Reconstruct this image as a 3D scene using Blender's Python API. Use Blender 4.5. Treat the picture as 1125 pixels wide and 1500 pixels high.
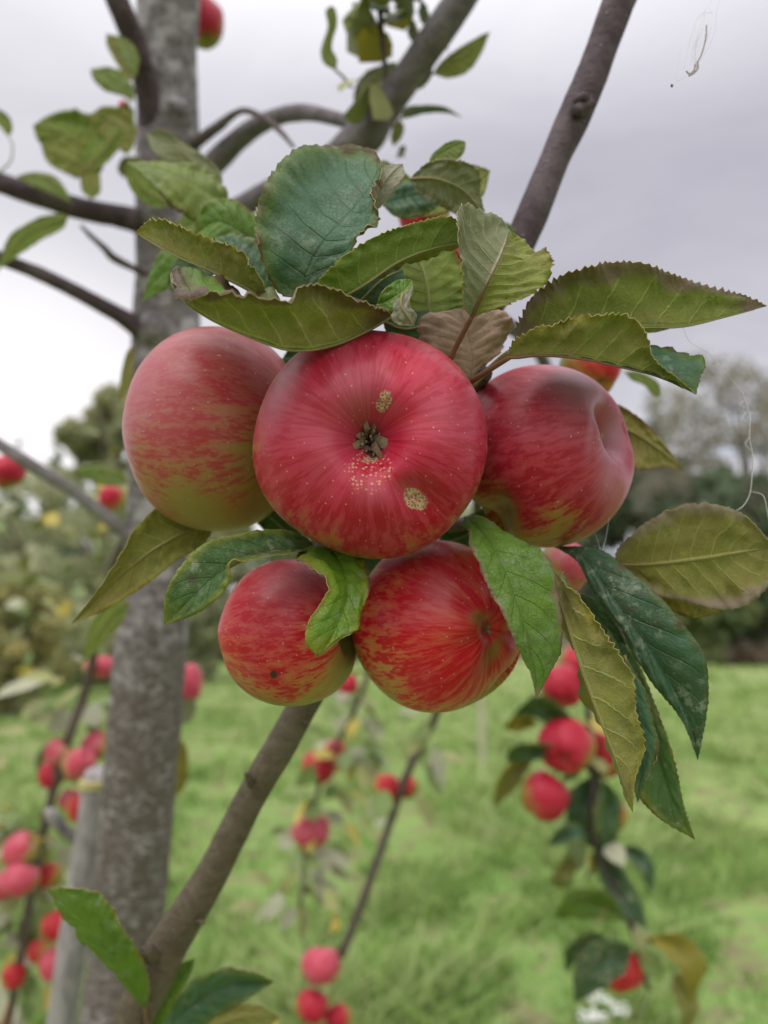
import bpy, math, random
import numpy as np
from mathutils import Vector, Matrix, noise

# ------------------------------------------------------------------ camera
S = bpy.context.scene
for o in list(bpy.data.objects):
    bpy.data.objects.remove(o)
random.seed(7); np.random.seed(7)
F = 1133.0; CX, CY = 562.5, 750.0; PITCH = math.radians(8.5); CAM = Vector((0, 0, 1.4))
cam_d = bpy.data.cameras.new("camera"); cam = bpy.data.objects.new("camera", cam_d)
S.collection.objects.link(cam); S.camera = cam
cam.location = CAM; cam.rotation_euler = (math.radians(90) + PITCH, 0, 0)
cam_d.sensor_fit = 'VERTICAL'; cam_d.sensor_height = 36.0; cam_d.sensor_width = 27.0
cam_d.lens = 36.0 * F / 1500.0
cam_d.clip_start = 0.01; cam_d.clip_end = 2000
cam_d.dof.use_dof = True; cam_d.dof.focus_distance = 0.232
cam_d.dof.aperture_fstop = cam_d.lens / 3.6
RIGHT = Vector((1, 0, 0)); FWD = Vector((0, math.cos(PITCH), math.sin(PITCH))); UP = Vector((0, -math.sin(PITCH), math.cos(PITCH)))

# ------------------------------------------------------------------ node helper
class NT:
    def __init__(s, tree): s.t = tree; s.n = tree.nodes; s.l = tree.links
    def new(s, typ, **kw):
        n = s.n.new(typ)
        for k, v in kw.items(): setattr(n, k, v)
        return n
    def put(s, sock, v):
        if v is None: return
        if isinstance(v, bpy.types.NodeSocket): s.l.new(v, sock)
        else:
            if sock.type == 'RGBA' and len(v) == 3: v = (*v, 1)
            sock.default_value = v
    def m(s, op, a, b=None, c=None, clamp=False):
        n = s.new('ShaderNodeMath', operation=op, use_clamp=clamp)
        for i, v in enumerate((a, b, c)): s.put(n.inputs[i], v)
        return n.outputs[0]
    def vm(s, op, a, b=None, out=0):
        n = s.new('ShaderNodeVectorMath', operation=op)
        s.put(n.inputs[0], a)
        if b is not None: s.put(n.inputs[3 if op == 'SCALE' else 1], b)
        return n.outputs[out]
    def mix(s, f, a, b, mode='MIX'):
        n = s.new('ShaderNodeMix', data_type='RGBA', blend_type=mode)
        s.put(n.inputs[0], f); s.put(n.inputs[6], a); s.put(n.inputs[7], b)
        return n.outputs[2]
    def noise(s, vec, scale, detail=3, rough=.5, out=0, dist=0):
        n = s.new('ShaderNodeTexNoise'); s.put(n.inputs['Vector'], vec)
        n.inputs['Scale'].default_value = scale; n.inputs['Detail'].default_value = detail
        n.inputs['Roughness'].default_value = rough; n.inputs['Distortion'].default_value = dist
        return n.outputs[out]
    def vor(s, vec, scale, feat='F1', rnd=1, out='Distance'):
        n = s.new('ShaderNodeTexVoronoi', feature=feat); s.put(n.inputs['Vector'], vec)
        n.inputs['Scale'].default_value = scale; n.inputs['Randomness'].default_value = rnd
        return n.outputs[out]
    def ss(s, v, lo, hi, a=0., b=1.):
        n = s.new('ShaderNodeMapRange', interpolation_type='SMOOTHSTEP')
        s.put(n.inputs[0], v)
        for i, q in enumerate((lo, hi, a, b)): s.put(n.inputs[i + 1], q)
        return n.outputs[0]
    def attr(s, name, out='Fac'):
        return s.new('ShaderNodeAttribute', attribute_name=name).outputs[out]
    def obj(s): return s.new('ShaderNodeTexCoord').outputs['Object']
    def sep(s, v):
        n = s.new('ShaderNodeSeparateXYZ'); s.put(n.inputs[0], v); return n.outputs
    def comb(s, x, y, z):
        n = s.new('ShaderNodeCombineXYZ')
        for i, v in enumerate((x, y, z)): s.put(n.inputs[i], v)
        return n.outputs[0]
    def bump(s, h, strength, dist):
        n = s.new('ShaderNodeBump'); s.put(n.inputs['Height'], h)
        n.inputs['Strength'].default_value = strength; n.inputs['Distance'].default_value = dist
        return n.outputs[0]

# ------------------------------------------------------------------ world: overcast sky
W = bpy.data.worlds.new("World"); S.world = W; W.use_nodes = True
k = NT(W.node_tree); k.n.clear()
SUN_EL, SUN_AZ = math.radians(52), math.radians(215)      # azimuth clockwise from +Y: behind the camera, to the left
sky = k.new('ShaderNodeTexSky', sky_type='NISHITA'); sky.sun_disc = False
sky.sun_elevation = SUN_EL; sky.sun_rotation = SUN_AZ
d = k.new('ShaderNodeTexCoord').outputs['Generated']
x, y, z = k.sep(d)
el = k.m('MAXIMUM', z, 0.0)
zen = k.ss(el, 0.50, 0.95)
cloud = k.mix(k.ss(el, 0.02, 0.65), (6.2, 6.1, 6.6), (5.1, 5.0, 5.55))
band = k.noise(k.comb(k.m('MULTIPLY', x, 1.2), k.m('MULTIPLY', y, 1.2), k.m('MULTIPLY', z, 2.6)), 2.2, 5, .5, dist=.6)
cloud = k.mix(k.ss(band, .42, .60), cloud, (4.8, 4.7, 5.35))
pat = k.noise(k.comb(k.m('MULTIPLY', x, 1.), k.m('MULTIPLY', y, 1.), k.m('MULTIPLY', z, 3.2)), 4.5, 5, .55, dist=.8)
cloud = k.mix(k.m('MULTIPLY', k.ss(pat, .40, .66), .5), cloud, (4.2, 4.1, 4.75))
low = k.m('MULTIPLY', k.ss(el, .40, .1), k.ss(k.noise(k.comb(x, y, k.m('MULTIPLY', z, 6.)), 3.5, 4), .38, .62))
cloud = k.mix(k.m('MULTIPLY', low, .55), cloud, (8.6, 8.6, 9.1))
cloud = k.mix(k.ss(el, .22, .04, 0, .85), cloud, (10.5, 10.4, 10.8))
cloud = k.mix(k.m('MULTIPLY', k.ss(k.noise(k.comb(x, y, k.m('MULTIPLY', z, 7.)), 5., 3), .5, .66), k.m('MULTIPLY', k.ss(el, .3, .15), k.ss(x, .05, .3))), cloud, (5.6, 6.8, 8.6))
gl = Vector((-.47, .88, .14)).normalized()
g = k.vm('DOT_PRODUCT', d, tuple(gl), out=1)
cloud = k.mix(k.ss(g, .94, .995), cloud, (13.5, 12.8, 12.8))
cloud = k.mix(k.ss(g, .78, .985, 0, .6), cloud, (8.5, 8.4, 8.7))
cloud = k.mix(zen, cloud, (19., 18.8, 19.2))               # an overcast sky is brightest overhead
back = k.ss(k.m('MULTIPLY', y, -1), -.15, .7)              # and brighter on the sun's side, behind the camera
cloud = k.mix(k.m('MULTIPLY', back, .85), cloud, (14.5, 14.2, 14.2))
cloud = k.mix(k.ss(z, .0, -.06), cloud, (1.5, 1.7, 1.2))
col = k.mix(.97, sky.outputs[0], cloud)
bg = k.new('ShaderNodeBackground'); k.put(bg.inputs[0], col); bg.inputs[1].default_value = 0.1
k.l.new(bg.outputs[0], k.new('ShaderNodeOutputWorld').inputs[0])

sun_d = bpy.data.lights.new("sun", 'SUN'); sun_d.energy = 1.2; sun_d.angle = math.radians(35); sun_d.color = (1, .97, .93)
sun = bpy.data.objects.new("sun", sun_d); S.collection.objects.link(sun)
sd = Vector((math.sin(SUN_AZ) * math.cos(SUN_EL), math.cos(SUN_AZ) * math.cos(SUN_EL), math.sin(SUN_EL)))
sun.rotation_euler = sd.to_track_quat('Z', 'Y').to_euler()
S.view_settings.view_transform = 'Standard'; S.view_settings.look = 'None'
S.view_settings.exposure = 0.16; S.view_settings.gamma = 1.0
S.cycles.max_bounces = 8; S.cycles.use_denoising = True

# ------------------------------------------------------------------ geometry helpers
def P(px, py, d):
    return CAM + RIGHT * ((px - CX) / F * d) + UP * ((CY - py) / F * d) + FWD * d
def project(v):
    r = v - CAM; dz = r.dot(FWD); return CX + F * r.dot(RIGHT) / dz, CY - F * r.dot(UP) / dz
def camdir(x, y, z):        # right, up, towards the camera
    return (RIGHT * x + UP * y - FWD * z).normalized()
def mesh(name, verts, faces, mats, smooth=True, midx=None, uv=None, attrs=None):
    me = bpy.data.meshes.new(name)
    verts = np.asarray(verts, dtype=np.float32).reshape(-1, 3)
    if isinstance(faces, np.ndarray):
        nf, kf = faces.shape
        me.vertices.add(len(verts)); me.vertices.foreach_set('co', verts.ravel())
        me.loops.add(nf * kf); me.loops.foreach_set('vertex_index', faces.astype(np.int32).ravel())
        me.polygons.add(nf); me.polygons.foreach_set('loop_start', np.arange(0, nf * kf, kf, dtype=np.int32))
        me.polygons.foreach_set('loop_total', np.full(nf, kf, dtype=np.int32)); me.update(calc_edges=True)
    else:
        me.from_pydata([tuple(map(float, v)) for v in verts], [], faces)
    for m_ in (mats if isinstance(mats, (list, tuple)) else [mats]): me.materials.append(m_)
    if midx is not None: me.polygons.foreach_set('material_index', np.asarray(midx, dtype=np.int32))
    me.polygons.foreach_set('use_smooth', np.full(len(me.polygons), smooth))
    if uv is not None:
        l = me.uv_layers.new(name='UVMap'); vi = np.empty(len(me.loops), dtype=np.int32)
        me.loops.foreach_get('vertex_index', vi); l.data.foreach_set('uv', np.asarray(uv, dtype=np.float32)[vi].ravel())
    for nm, a in (attrs or {}).items():
        a = np.asarray(a, dtype=np.float32)
        if a.ndim == 1: me.attributes.new(nm, 'FLOAT', 'POINT').data.foreach_set('value', a)
        else: me.attributes.new(nm, 'FLOAT_VECTOR', 'POINT').data.foreach_set('vector', a.ravel())
    me.validate(); return me
def link(name, me, parent=None, mat=None, label=None):
    o = bpy.data.objects.new(name, me); S.collection.objects.link(o)
    if parent is not None: o.parent = parent
    if mat is not None: o.matrix_local = mat
    if label: o['label'] = label
    return o
def thing(name, label, cat, loc=(0, 0, 0), group=None, me=None, kind=None, rot=None):
    o = bpy.data.objects.new(name, me); S.collection.objects.link(o)
    if rot is not None: o.matrix_world = Matrix.Translation(loc) @ rot.to_4x4()
    else: o.location = loc
    if me is None: o.empty_display_size = .02
    if label: o['label'] = label
    if cat: o['category'] = cat
    if group: o['group'] = group
    if kind: o['kind'] = kind
    return o
def cr(pts, n):
    p = np.array([tuple(q) for q in pts], dtype=float)
    if len(p) == 2: t = np.linspace(0, 1, n)[:, None]; return p[0] * (1 - t) + p[1] * t
    L = np.r_[0, np.cumsum(np.maximum(np.linalg.norm(np.diff(p[:, :3], axis=0), axis=1), 1e-7) ** .7)]
    L /= L[-1]; q = np.vstack([2 * p[0] - p[1], p, 2 * p[-1] - p[-2]])
    lk = np.r_[2 * L[0] - L[1], L, 2 * L[-1] - L[-2]]
    out = []
    for t in np.linspace(0, 1, n):
        i = min(max(np.searchsorted(L, t, side='right') - 1, 0), len(p) - 2)
        P0, P1, P2, P3 = q[i:i + 4]; t0, t1, t2, t3 = lk[i:i + 4]; h = t2 - t1; u = (t - t1) / h
        m1 = (P2 - P0) / (t2 - t0) * h; m2 = (P3 - P1) / (t3 - t1) * h
        out.append((2*u**3-3*u**2+1)*P1 + (u**3-2*u**2+u)*m1 + (-2*u**3+3*u**2)*P2 + (u**3-u**2)*m2)
    return np.array(out)

def tube_arrays(pts, rad, n=40, k=12, rough=0., seed=0, cap=True):
    """pts: world points; rad: radii per control point"""
    c = cr([(*p, r) for p, r in zip(pts, rad)], n); r = c[:, 3]; c = c[:, :3]
    V = []; Fc = []; UVs = []; ref = np.array([0.31, 0.9, 0.27]); L = 0
    for i in range(n):
        t = c[min(i + 1, n - 1)] - c[max(i - 1, 0)]; t /= np.linalg.norm(t) + 1e-12
        a = ref - t * ref.dot(t); a /= np.linalg.norm(a); b = np.cross(t, a); ref = a
        if i: L += np.linalg.norm(c[i] - c[i - 1])
        for j in range(k):
            th = 2 * math.pi * j / k; dv = a * math.cos(th) + b * math.sin(th)
            rr = r[i]
            if rough:
                q = Vector(c[i] + dv * rr) / (max(r) * 3); q.x += seed * 3.7
                rr *= 1 + rough * noise.noise(q) + rough * .45 * noise.noise(q * 4)
            V.append(c[i] + dv * rr); UVs.append((j / k, L))
    for i in range(n - 1):
        for j in range(k):
            q = (j + 1) % k; Fc.append((i * k + j, i * k + q, (i + 1) * k + q, (i + 1) * k + j))
    if cap:
        Fc.append(tuple(range(k))[::-1]); Fc.append(tuple((n - 1) * k + j for j in range(k)))
    return V, Fc
def join(parts):
    V = []; Fc = []
    for v, f in parts:
        o = len(V); V += list(v); Fc += [tuple(i + o for i in q) for q in f]
    return V, Fc

# ------------------------------------------------------------------ materials
def newmat(name):
    m_ = bpy.data.materials.new(name); m_.use_nodes = True; k = NT(m_.node_tree); k.n.clear()
    b = k.new('ShaderNodeBsdfPrincipled'); o = k.new('ShaderNodeOutputMaterial'); k.l.new(b.outputs[0], o.inputs[0])
    return m_, k, b, o
_leafm = {}
def leafmat(base, var, under=False, brown=.0, yellow=.0, spots=.2, brcol=(.11, .045, .03), rough=.42, seed=0, mott=0., ycol=(.30, .27, .015)):
    key = (base, var, under, brown, yellow, spots, brcol, rough, seed, mott, ycol)
    if key in _leafm: return _leafm[key]
    m_, k, b, out = newmat('leaf_underside' if under else 'leaf_upper')
    uv = k.new('ShaderNodeUVMap').outputs[0]; ux, uy, _ = k.sep(uv)
    oc = k.vm('ADD', k.obj(), (seed * 1.7, seed * .9, 0))
    u = k.m('ABSOLUTE', k.m('SUBTRACT', k.m('MULTIPLY', ux, 2.), 1.))
    nlow = k.noise(oc, 45, 3, .55); nmid = k.noise(oc, 170, 4, .6); nfin = k.noise(oc, 900, 3, .6)
    c = k.mix(k.ss(nlow, .33, .68), base, var)
    c = k.mix(k.m('MULTIPLY', k.ss(nmid, .35, .75), .35), c, tuple(min(1, q * 1.7 + .01) for q in base))
    c = k.mix(k.m('MULTIPLY', k.ss(nfin, .35, .7), .3), c, tuple(q * .55 for q in base))
    # lateral veins
    wob = k.m('MULTIPLY', k.m('SUBTRACT', nlow, .5), .7)
    ph = k.m('ADD', k.m('SUBTRACT', k.m('MULTIPLY', uy, 9.), k.m('MULTIPLY', u, 1.5)), wob)
    fr = k.m('ABSOLUTE', k.m('SUBTRACT', k.m('FRACT', ph), .5))        # 0.5 on the vein
    vein = k.m('MULTIPLY', k.ss(fr, .435, .5), k.ss(u, 1.0, .5))
    ret = k.vor(k.vm('ADD', oc, k.vm('SCALE', k.noise(oc, 300, 2, out=1), .002)), 640, 'DISTANCE_TO_EDGE')
    retl = k.ss(ret, .10, .0)
    midr = k.ss(u, .055, .012)
    vcol = tuple(min(1, q * 1.9 + .06) for q in base) if under else tuple(min(1, q * 1.3 + .006) for q in base)
    c = k.mix(k.m('MULTIPLY', retl, .24 if under else .10), c, vcol)
    c = k.mix(k.m('MULTIPLY', vein, .75 if under else .30), c, vcol)
    c = k.mix(k.m('MULTIPLY', midr, .9 if under else .3), c, tuple(min(1, q * 1.15) for q in vcol))
    edge = k.m('ADD', k.m('MAXIMUM', u, k.m('MULTIPLY', k.m('ABSOLUTE', k.m('SUBTRACT', uy, .48)), 1.93)), k.m('ADD', k.m('MULTIPLY', k.m('SUBTRACT', nlow, .5), .55), k.m('MULTIPLY', k.m('SUBTRACT', nmid, .5), .3)))
    if mott:
        m2 = k.noise(k.vm('ADD', oc, (3, 1, 2)), 260, 5, .7); m3 = k.noise(k.vm('ADD', oc, (1, 5, 2)), 70, 4, .6)
        c = k.mix(k.m('MULTIPLY', k.m('MULTIPLY', k.ss(m2, .50, .60), k.ss(m3, .42, .60)), mott), c, (.28, .32, .22))
        c = k.mix(k.m('MULTIPLY', k.m('MULTIPLY', k.ss(m2, .50, .38), k.ss(m3, .46, .62)), mott), c, (.10, .085, .05))
    if yellow: c = k.mix(k.m('MULTIPLY', k.ss(edge, .98 - .5 * yellow, 1.12), min(1, .5 + yellow)), c, ycol)
    if brown: 
        be = k.ss(k.m('ADD', edge, k.m('MULTIPLY', k.m('SUBTRACT', nmid, .5), .35)), 1.05 - .4 * brown, 1.16 - .25 * brown)
        c = k.mix(k.m('MULTIPLY', be, .85), c, brcol)
    if spots:
        sp = k.m('MULTIPLY', k.ss(nlow, .56, .70), k.ss(nmid, .52, .66))
        c = k.mix(k.m('MULTIPLY', sp, spots), c, (.16, .09, .045))
        vs = k.vor(oc, 260, out='Distance'); 
        c = k.mix(k.m('MULTIPLY', k.m('MULTIPLY', k.ss(vs, .16, .06), k.ss(nlow, .4, .6)), spots), c, (.33, .32, .20))
    k.put(b.inputs['Base Color'], c)
    k.put(b.inputs['Roughness'], k.m('ADD', rough, k.m('MULTIPLY', nmid, .22)))
    b.inputs['Specular IOR Level'].default_value = .35 if under else .62
    if under:
        b.inputs['Sheen Weight'].default_value = .12; b.inputs['Sheen Roughness'].default_value = .5
    h = k.m('ADD', k.m('MULTIPLY', vein, -1.0 if not under else 1.0), k.m('MULTIPLY', retl, -.35 if not under else .35))
    h = k.m('ADD', h, k.m('MULTIPLY', nmid, .9)); h = k.m('ADD', h, k.m('MULTIPLY', midr, -1. if not under else 1.8))
    nb = k.bump(h, .75, .00045); k.put(b.inputs['Normal'], nb)
    tr = k.new('ShaderNodeBsdfTranslucent'); k.put(tr.inputs[0], k.mix(.5, c, (.35, .45, .06)))
    ms = k.new('ShaderNodeMixShader'); ms.inputs[0].default_value = .36
    k.l.new(b.outputs[0], ms.inputs[1]); k.l.new(tr.outputs[0], ms.inputs[2]); k.l.new(ms.outputs[0], out.inputs[0])
    _leafm[key] = m_; return m_
def plain(name, col, rough=.6, var=.3, scale=300, sheen=0., spec=.4, bump=0.):
    m_, k, b, o = newmat(name); oc = k.obj(); nz = k.noise(oc, scale, 4, .6)
    k.put(b.inputs['Base Color'], k.mix(nz, tuple(q * (1 - var) for q in col), tuple(min(1, q * (1 + var)) for q in col)))
    b.inputs['Roughness'].default_value = rough; b.inputs['Specular IOR Level'].default_value = spec
    b.inputs['Sheen Weight'].default_value = sheen
    if bump: k.put(b.inputs['Normal'], k.bump(nz, .6, bump))
    return m_
RIM = plain('leaf_margin', (.33, .27, .10), .6, .4, 500)
RIMB = plain('leaf_margin_brown', (.20, .11, .07), .7, .5, 500)
PET = plain('petiole_green', (.20, .17, .06), .5, .3, 200)
PETB = plain('petiole_brown', (.15, .075, .04), .5, .3, 200)
DRY = plain('dried_sepal', (.20, .15, .09), .85, .75, 700, bump=.0003)
STEM = plain('fruit_stalk', (.10, .075, .035), .6, .4, 500)

# leaf looks: (upper, underside)
LOOK = {
 'blue':   dict(base=(.046, .130, .058), var=(.080, .180, .095), spots=.45, yellow=.85, mott=.45, ycol=(.13, .20, .02)),
 'bluedk': dict(base=(.034, .100, .042), var=(.068, .150, .080), spots=.6, yellow=.4, mott=.9, ycol=(.11, .17, .025)),
 'green':  dict(base=(.100, .205, .012), var=(.150, .280, .018), spots=.35, yellow=.25),
 'mottled': dict(base=(.050, .130, .025), var=(.095, .190, .055), spots=.5, yellow=.75, mott=.85, ycol=(.24, .27, .02)),
 'bright': dict(base=(.12, .26, .008), var=(.24, .34, .008), spots=.1, yellow=.7),
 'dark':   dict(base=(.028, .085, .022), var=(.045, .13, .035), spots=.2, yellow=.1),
 'mid':    dict(base=(.155, .225, .030), var=(.225, .275, .045), spots=.3, yellow=.3),
 'olive':  dict(base=(.225, .255, .045), var=(.300, .275, .075), spots=.3, yellow=.3),
 'oliveb': dict(base=(.240, .245, .050), var=(.320, .250, .085), spots=.3, yellow=.5),
 'grey':   dict(base=(.250, .260, .150), var=(.190, .205, .085), spots=.2, yellow=.0),
 'pale':   dict(base=(.36, .33, .25), var=(.28, .28, .18), spots=.1, yellow=.0),
 'dead':   dict(base=(.46, .31, .215), var=(.36, .23, .15), spots=.5, yellow=.0),
 'yellow': dict(base=(.34, .27, .02), var=(.25, .22, .02), spots=.4, yellow=.4),
}
def lm(look, under, brown=0, seed=0, brcol=(.11, .045, .03)):
    q = LOOK[look]
    return leafmat(q['base'], q['var'], under, brown, q['yellow'], q['spots'], brcol, .42 if not under else .62, seed, q.get('mott', .35) * (.6 if under else 1), q.get('ycol', (.30, .27, .015)))

def leaf_mesh(mid, A, B, seen, top='green', und='olive', brown=.34, N=56, M=11, teeth=30, serr=.035, puck=.035,
              cup=.06, wob=.11, petiole=None, prad=.0009, seed=0, thick=.00022, rim=None, petm=None, brcol=(.11, .045, .03), world=False, undB=None):
    if M > 8: N = max(N, int(teeth * 3.4))
    cv = (lambda q: q) if world else (lambda q: P(*q))
    m3 = [cv(q) for q in mid]; a3 = [cv(q) for q in A]; b3 = [cv(q) for q in B]
    c = cr(m3, N); a = cr([m3[0]] + a3 + [m3[-1]], N); b = cr([m3[0]] + b3 + [m3[-1]], N)
    wid = np.linalg.norm(b - a, axis=1).max() + 1e-9
    G = np.zeros((N, 2 * M + 1, 3)); UVg = np.zeros((N, 2 * M + 1, 2))
    for i in range(N):
        s = i / (N - 1)
        for side, e in ((-1, a), (1, b)):
            ed = e[i].copy(); w = ed - c[i]; wl = np.linalg.norm(w)
            if wl > 1e-6:
                tooth = ((s * teeth + noise.noise(Vector((s * 9, seed, side))) * .8) % 1.0) ** 1.4 * 1.25
                ed = ed + w / wl * min(wid * serr, wl * .3) * (tooth - .5) * (.7 + 1.1 * noise.noise(Vector((s * 14, side * 3, seed + 2))))
            for j in range(M + 1):
                t = j / M; G[i, M + side * j] = c[i] * (1 - t) + ed * t
                UVg[i, M + side * j] = (.5 + .5 * side * t, s)
    du = np.gradient(G, axis=1); dv = np.gradient(G, axis=0)
    n = np.cross(du, dv); ln = np.linalg.norm(n, axis=2, keepdims=True)
    # each half has its own flat-ish normal; smooth them along the leaf
    n = np.where(ln > 1e-13, n / np.maximum(ln, 1e-13), 0)
    for _ in range(3):
        n = (n + np.roll(n, 1, 0) + np.roll(n, -1, 0)); n[0] = n[1]; n[-1] = n[-2]
        n /= np.maximum(np.linalg.norm(n, axis=2, keepdims=True), 1e-9)
    cen = G.reshape(-1, 3).mean(0); vw = np.array(CAM) - cen
    flip = (n.reshape(-1, 3) @ vw).mean() < 0
    sgn = -1 if flip else 1               # +n*sgn faces the camera overall
    lift = 1 if seen == 'top' else -1     # upper side bulges between veins
    for i in range(N):
        s = i / (N - 1); hw = np.linalg.norm(b[i] - a[i]) * .5
        for j in range(-M, M + 1):
            t = abs(j) / M; q = Vector((s * 3.1, j / M * 1.3, seed * 2.3))
            ph = s * 9 - t * 1.5 + noise.noise(q) * .25
            bul = (math.sin(math.pi * ph) ** 2) ** .6 * (4 * t * (1 - t)) ** .5 if 0 < t < 1 else 0
            off = puck * bul * lift * hw * 1.0 + wob * noise.noise(q * 2.2) * hw * 2 * t + cup * 4 * t * (1 - t) * hw * lift
            off += .13 * hw * noise.noise(Vector((s * 22, t * 3 + (j > 0) * 7, seed))) * t ** 2
            G[i, j + M] += n[i, j + M] * sgn * off
    du = np.gradient(G, axis=1); dv = np.gradient(G, axis=0); n = np.cross(du, dv)
    n /= np.maximum(np.linalg.norm(n, axis=2, keepdims=True), 1e-12)
    K = 2 * M + 1; n_ = n.reshape(-1, 3); g = G.reshape(-1, 3); uv = UVg.reshape(-1, 2)
    V = np.vstack([g + n_ * thick * .5, g - n_ * thick * .5]); uv2 = np.vstack([uv, uv]); off = len(g)
    Fc = []; mi = []
    mf = 0 if (seen == 'top') != flip else 1   # material of the +n sheet
    for i in range(N - 1):
        for j in range(K - 1):
            q = (i * K + j, i * K + j + 1, (i + 1) * K + j + 1, (i + 1) * K + j)
            Fc.append(q); mi.append(mf); Fc.append(tuple(v + off for v in q[::-1])); mi.append(1 - mf)
        for j, rev in ((0, 0), (K - 1, 1)):
            q = (i * K + j, (i + 1) * K + j, (i + 1) * K + j + off, i * K + j + off)
            Fc.append(q[::-1] if rev else q); mi.append(2)
    V = [tuple(v) for v in V]; uv2 = [tuple(v) for v in uv2]
    if petiole:
        pv, pf = tube_arrays([cv(q) for q in petiole] + [Vector(c[2])], [prad * 1.3] + [prad] * (len(petiole) - 1) + [prad * .9], 16, 8)
        o2 = len(V); V += [tuple(v) for v in pv]; uv2 += [(.5, 0)] * len(pv); Fc += [tuple(v + o2 for v in q) for q in pf]; mi += [3] * len(pf)
    # raised midrib on the underside
    sg = (1 if mf == 1 else -1)
    st_ = max(4, N // 14); idx_ = list(range(0, N - 2, st_)); rr_ = np.linspace(prad * .62, prad * .15, len(idx_))
    rp = [Vector(G[i, M] + n[i, M] * sg * (thick * .3 + rr_[q] * .72)) for q, i in enumerate(idx_)]
    pv, pf = tube_arrays(rp, list(rr_), 30, 6)
    o2 = len(V); V += [tuple(v) for v in pv]; uv2 += [(.5, .5)] * len(pv); Fc += [tuple(v + o2 for v in q) for q in pf]; mi += [3] * len(pf)
    if undB:
        mi = [4 if (m_i == 1 and q < 2 * (N - 1) * (K - 1) + 4 * N and len(Fc[q]) == 4 and max(uv2[v][0] for v in Fc[q]) > .5001) else m_i for q, m_i in enumerate(mi)]
    mats = [lm(top, False, brown, seed, brcol), lm(und, True, brown, seed, brcol), rim or RIM, petm or PET] + ([lm(undB, True, .35, seed, brcol)] if undB else [])
    return mesh('leaf', V, Fc, mats, True, mi, uv2)

# ------------------------------------------------------------------ ground and grass
m_, k, b, _ = newmat('meadow_ground'); oc = k.obj()
n1 = k.noise(oc, .55, 5, .6); n2 = k.noise(oc, 5, 5, .65); n3 = k.noise(oc, .18, 3)
c = k.mix(k.ss(n2, .3, .7), (.14, .24, .06), (.26, .36, .12))
c = k.mix(k.ss(n1, .45, .7), c, (.30, .37, .13))
_, gy, _ = k.sep(oc)
c = k.mix(k.m('MULTIPLY', k.ss(n2, .48, .60), .8), c, (.20, .145, .095))
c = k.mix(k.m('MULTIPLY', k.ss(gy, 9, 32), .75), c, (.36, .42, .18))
k.put(b.inputs['Base Color'], c); b.inputs['Roughness'].default_value = .95; b.inputs['Specular IOR Level'].default_value = .1
k.put(b.inputs['Normal'], k.bump(n2, 1, .08)); GROUND = m_
nx = 90
xs = np.sign(np.linspace(-1, 1, nx)) * np.abs(np.linspace(-1, 1, nx)) ** 2.5 * 420; ys = np.linspace(0, 1, nx) ** 2.5 * 800 - 6
V = []
def gz(x, y):
    return .05 * noise.noise(Vector((x * .8, y * .8, 0))) + .10 * noise.noise(Vector((x * .12, y * .12, 3)))
for yy in ys:
    for xx in xs: V.append((xx, yy, gz(xx, yy) if yy < 60 else 0))
Fc = np.array([(i * nx + j, i * nx + j + 1, (i + 1) * nx + j + 1, (i + 1) * nx + j) for i in range(nx - 1) for j in range(nx - 1)])
thing('ground', None, None, me=mesh('ground', V, Fc, GROUND), kind='structure')

m_, k, b, out = newmat('grass_blade'); tint = k.attr('tint'); tt = k.attr('tip')
c = k.mix(k.ss(tint, .0, .55), (.13, .25, .045), (.28, .41, .11)); c = k.mix(k.ss(tint, .55, 1.), c, (.35, .41, .17))
k.put(b.inputs['Base Color'], c); b.inputs['Roughness'].default_value = .6; b.inputs['Specular IOR Level'].default_value = .25
tr = k.new('ShaderNodeBsdfTranslucent'); k.put(tr.inputs[0], c); ms = k.new('ShaderNodeMixShader'); ms.inputs[0].default_value = .3
k.l.new(b.outputs[0], ms.inputs[1]); k.l.new(tr.outputs[0], ms.inputs[2]); k.l.new(ms.outputs[0], out.inputs[0]); GRASS = m_
NB = 150000
NTF = 12000; td = 2.0 * (30.0 / 2.0) ** np.random.rand(NTF); ta = (np.random.rand(NTF) - .5) * 1.25
ti = np.random.randint(0, NTF, NB); sp_ = .02 + .009 * td[ti]
bx = td[ti] * np.sin(ta[ti]) + np.random.normal(size=NB) * sp_; by = td[ti] * np.cos(ta[ti]) + np.random.normal(size=NB) * sp_
dist = np.hypot(bx, by); tint_t = np.random.rand(NTF)[ti]; high_t = (.5 + np.random.rand(NTF) ** 2 * 1.6)[ti]
cl = np.array([noise.noise(Vector((bx[i] * 2.6, by[i] * 1.9, 5))) for i in range(NB)])
cl2 = np.array([noise.noise(Vector((bx[i] * .5, by[i] * .5, 9))) for i in range(NB)])
cl3 = np.array([noise.noise(Vector((bx[i] * .9, by[i] * .45, 21))) for i in range(NB)])
keep = (cl + cl2 * .5 + np.random.rand(NB) * .9 > .12) & ((cl3 < .30) | (np.random.rand(NB) < .3))
bx, by, cl, cl2, dist, tint_t, high_t = bx[keep], by[keep], cl[keep], cl2[keep], dist[keep], tint_t[keep], high_t[keep]; NB = len(bx)
gzv = np.array([gz(bx[i], by[i]) for i in range(NB)])
hgt = (.03 + .045 * np.random.rand(NB)) * high_t * (1 + 1.5 * np.clip(cl * 1.3 + cl2, -.4, 1)) ; wd = (.007 + .0018 * dist) * (.6 + .8 * np.random.rand(NB))
an = np.random.rand(NB) * 6.283; ln_ = np.random.rand(NB) * 1.6 + .2; la = np.random.rand(NB) * 6.283
base = np.stack([bx, by, gzv - .01], 1); side = np.stack([np.cos(an), np.sin(an), 0 * an], 1) * wd[:, None] * .5
lean = np.stack([np.cos(la), np.sin(la), 0 * la], 1) * (hgt * ln_)[:, None]
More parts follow.
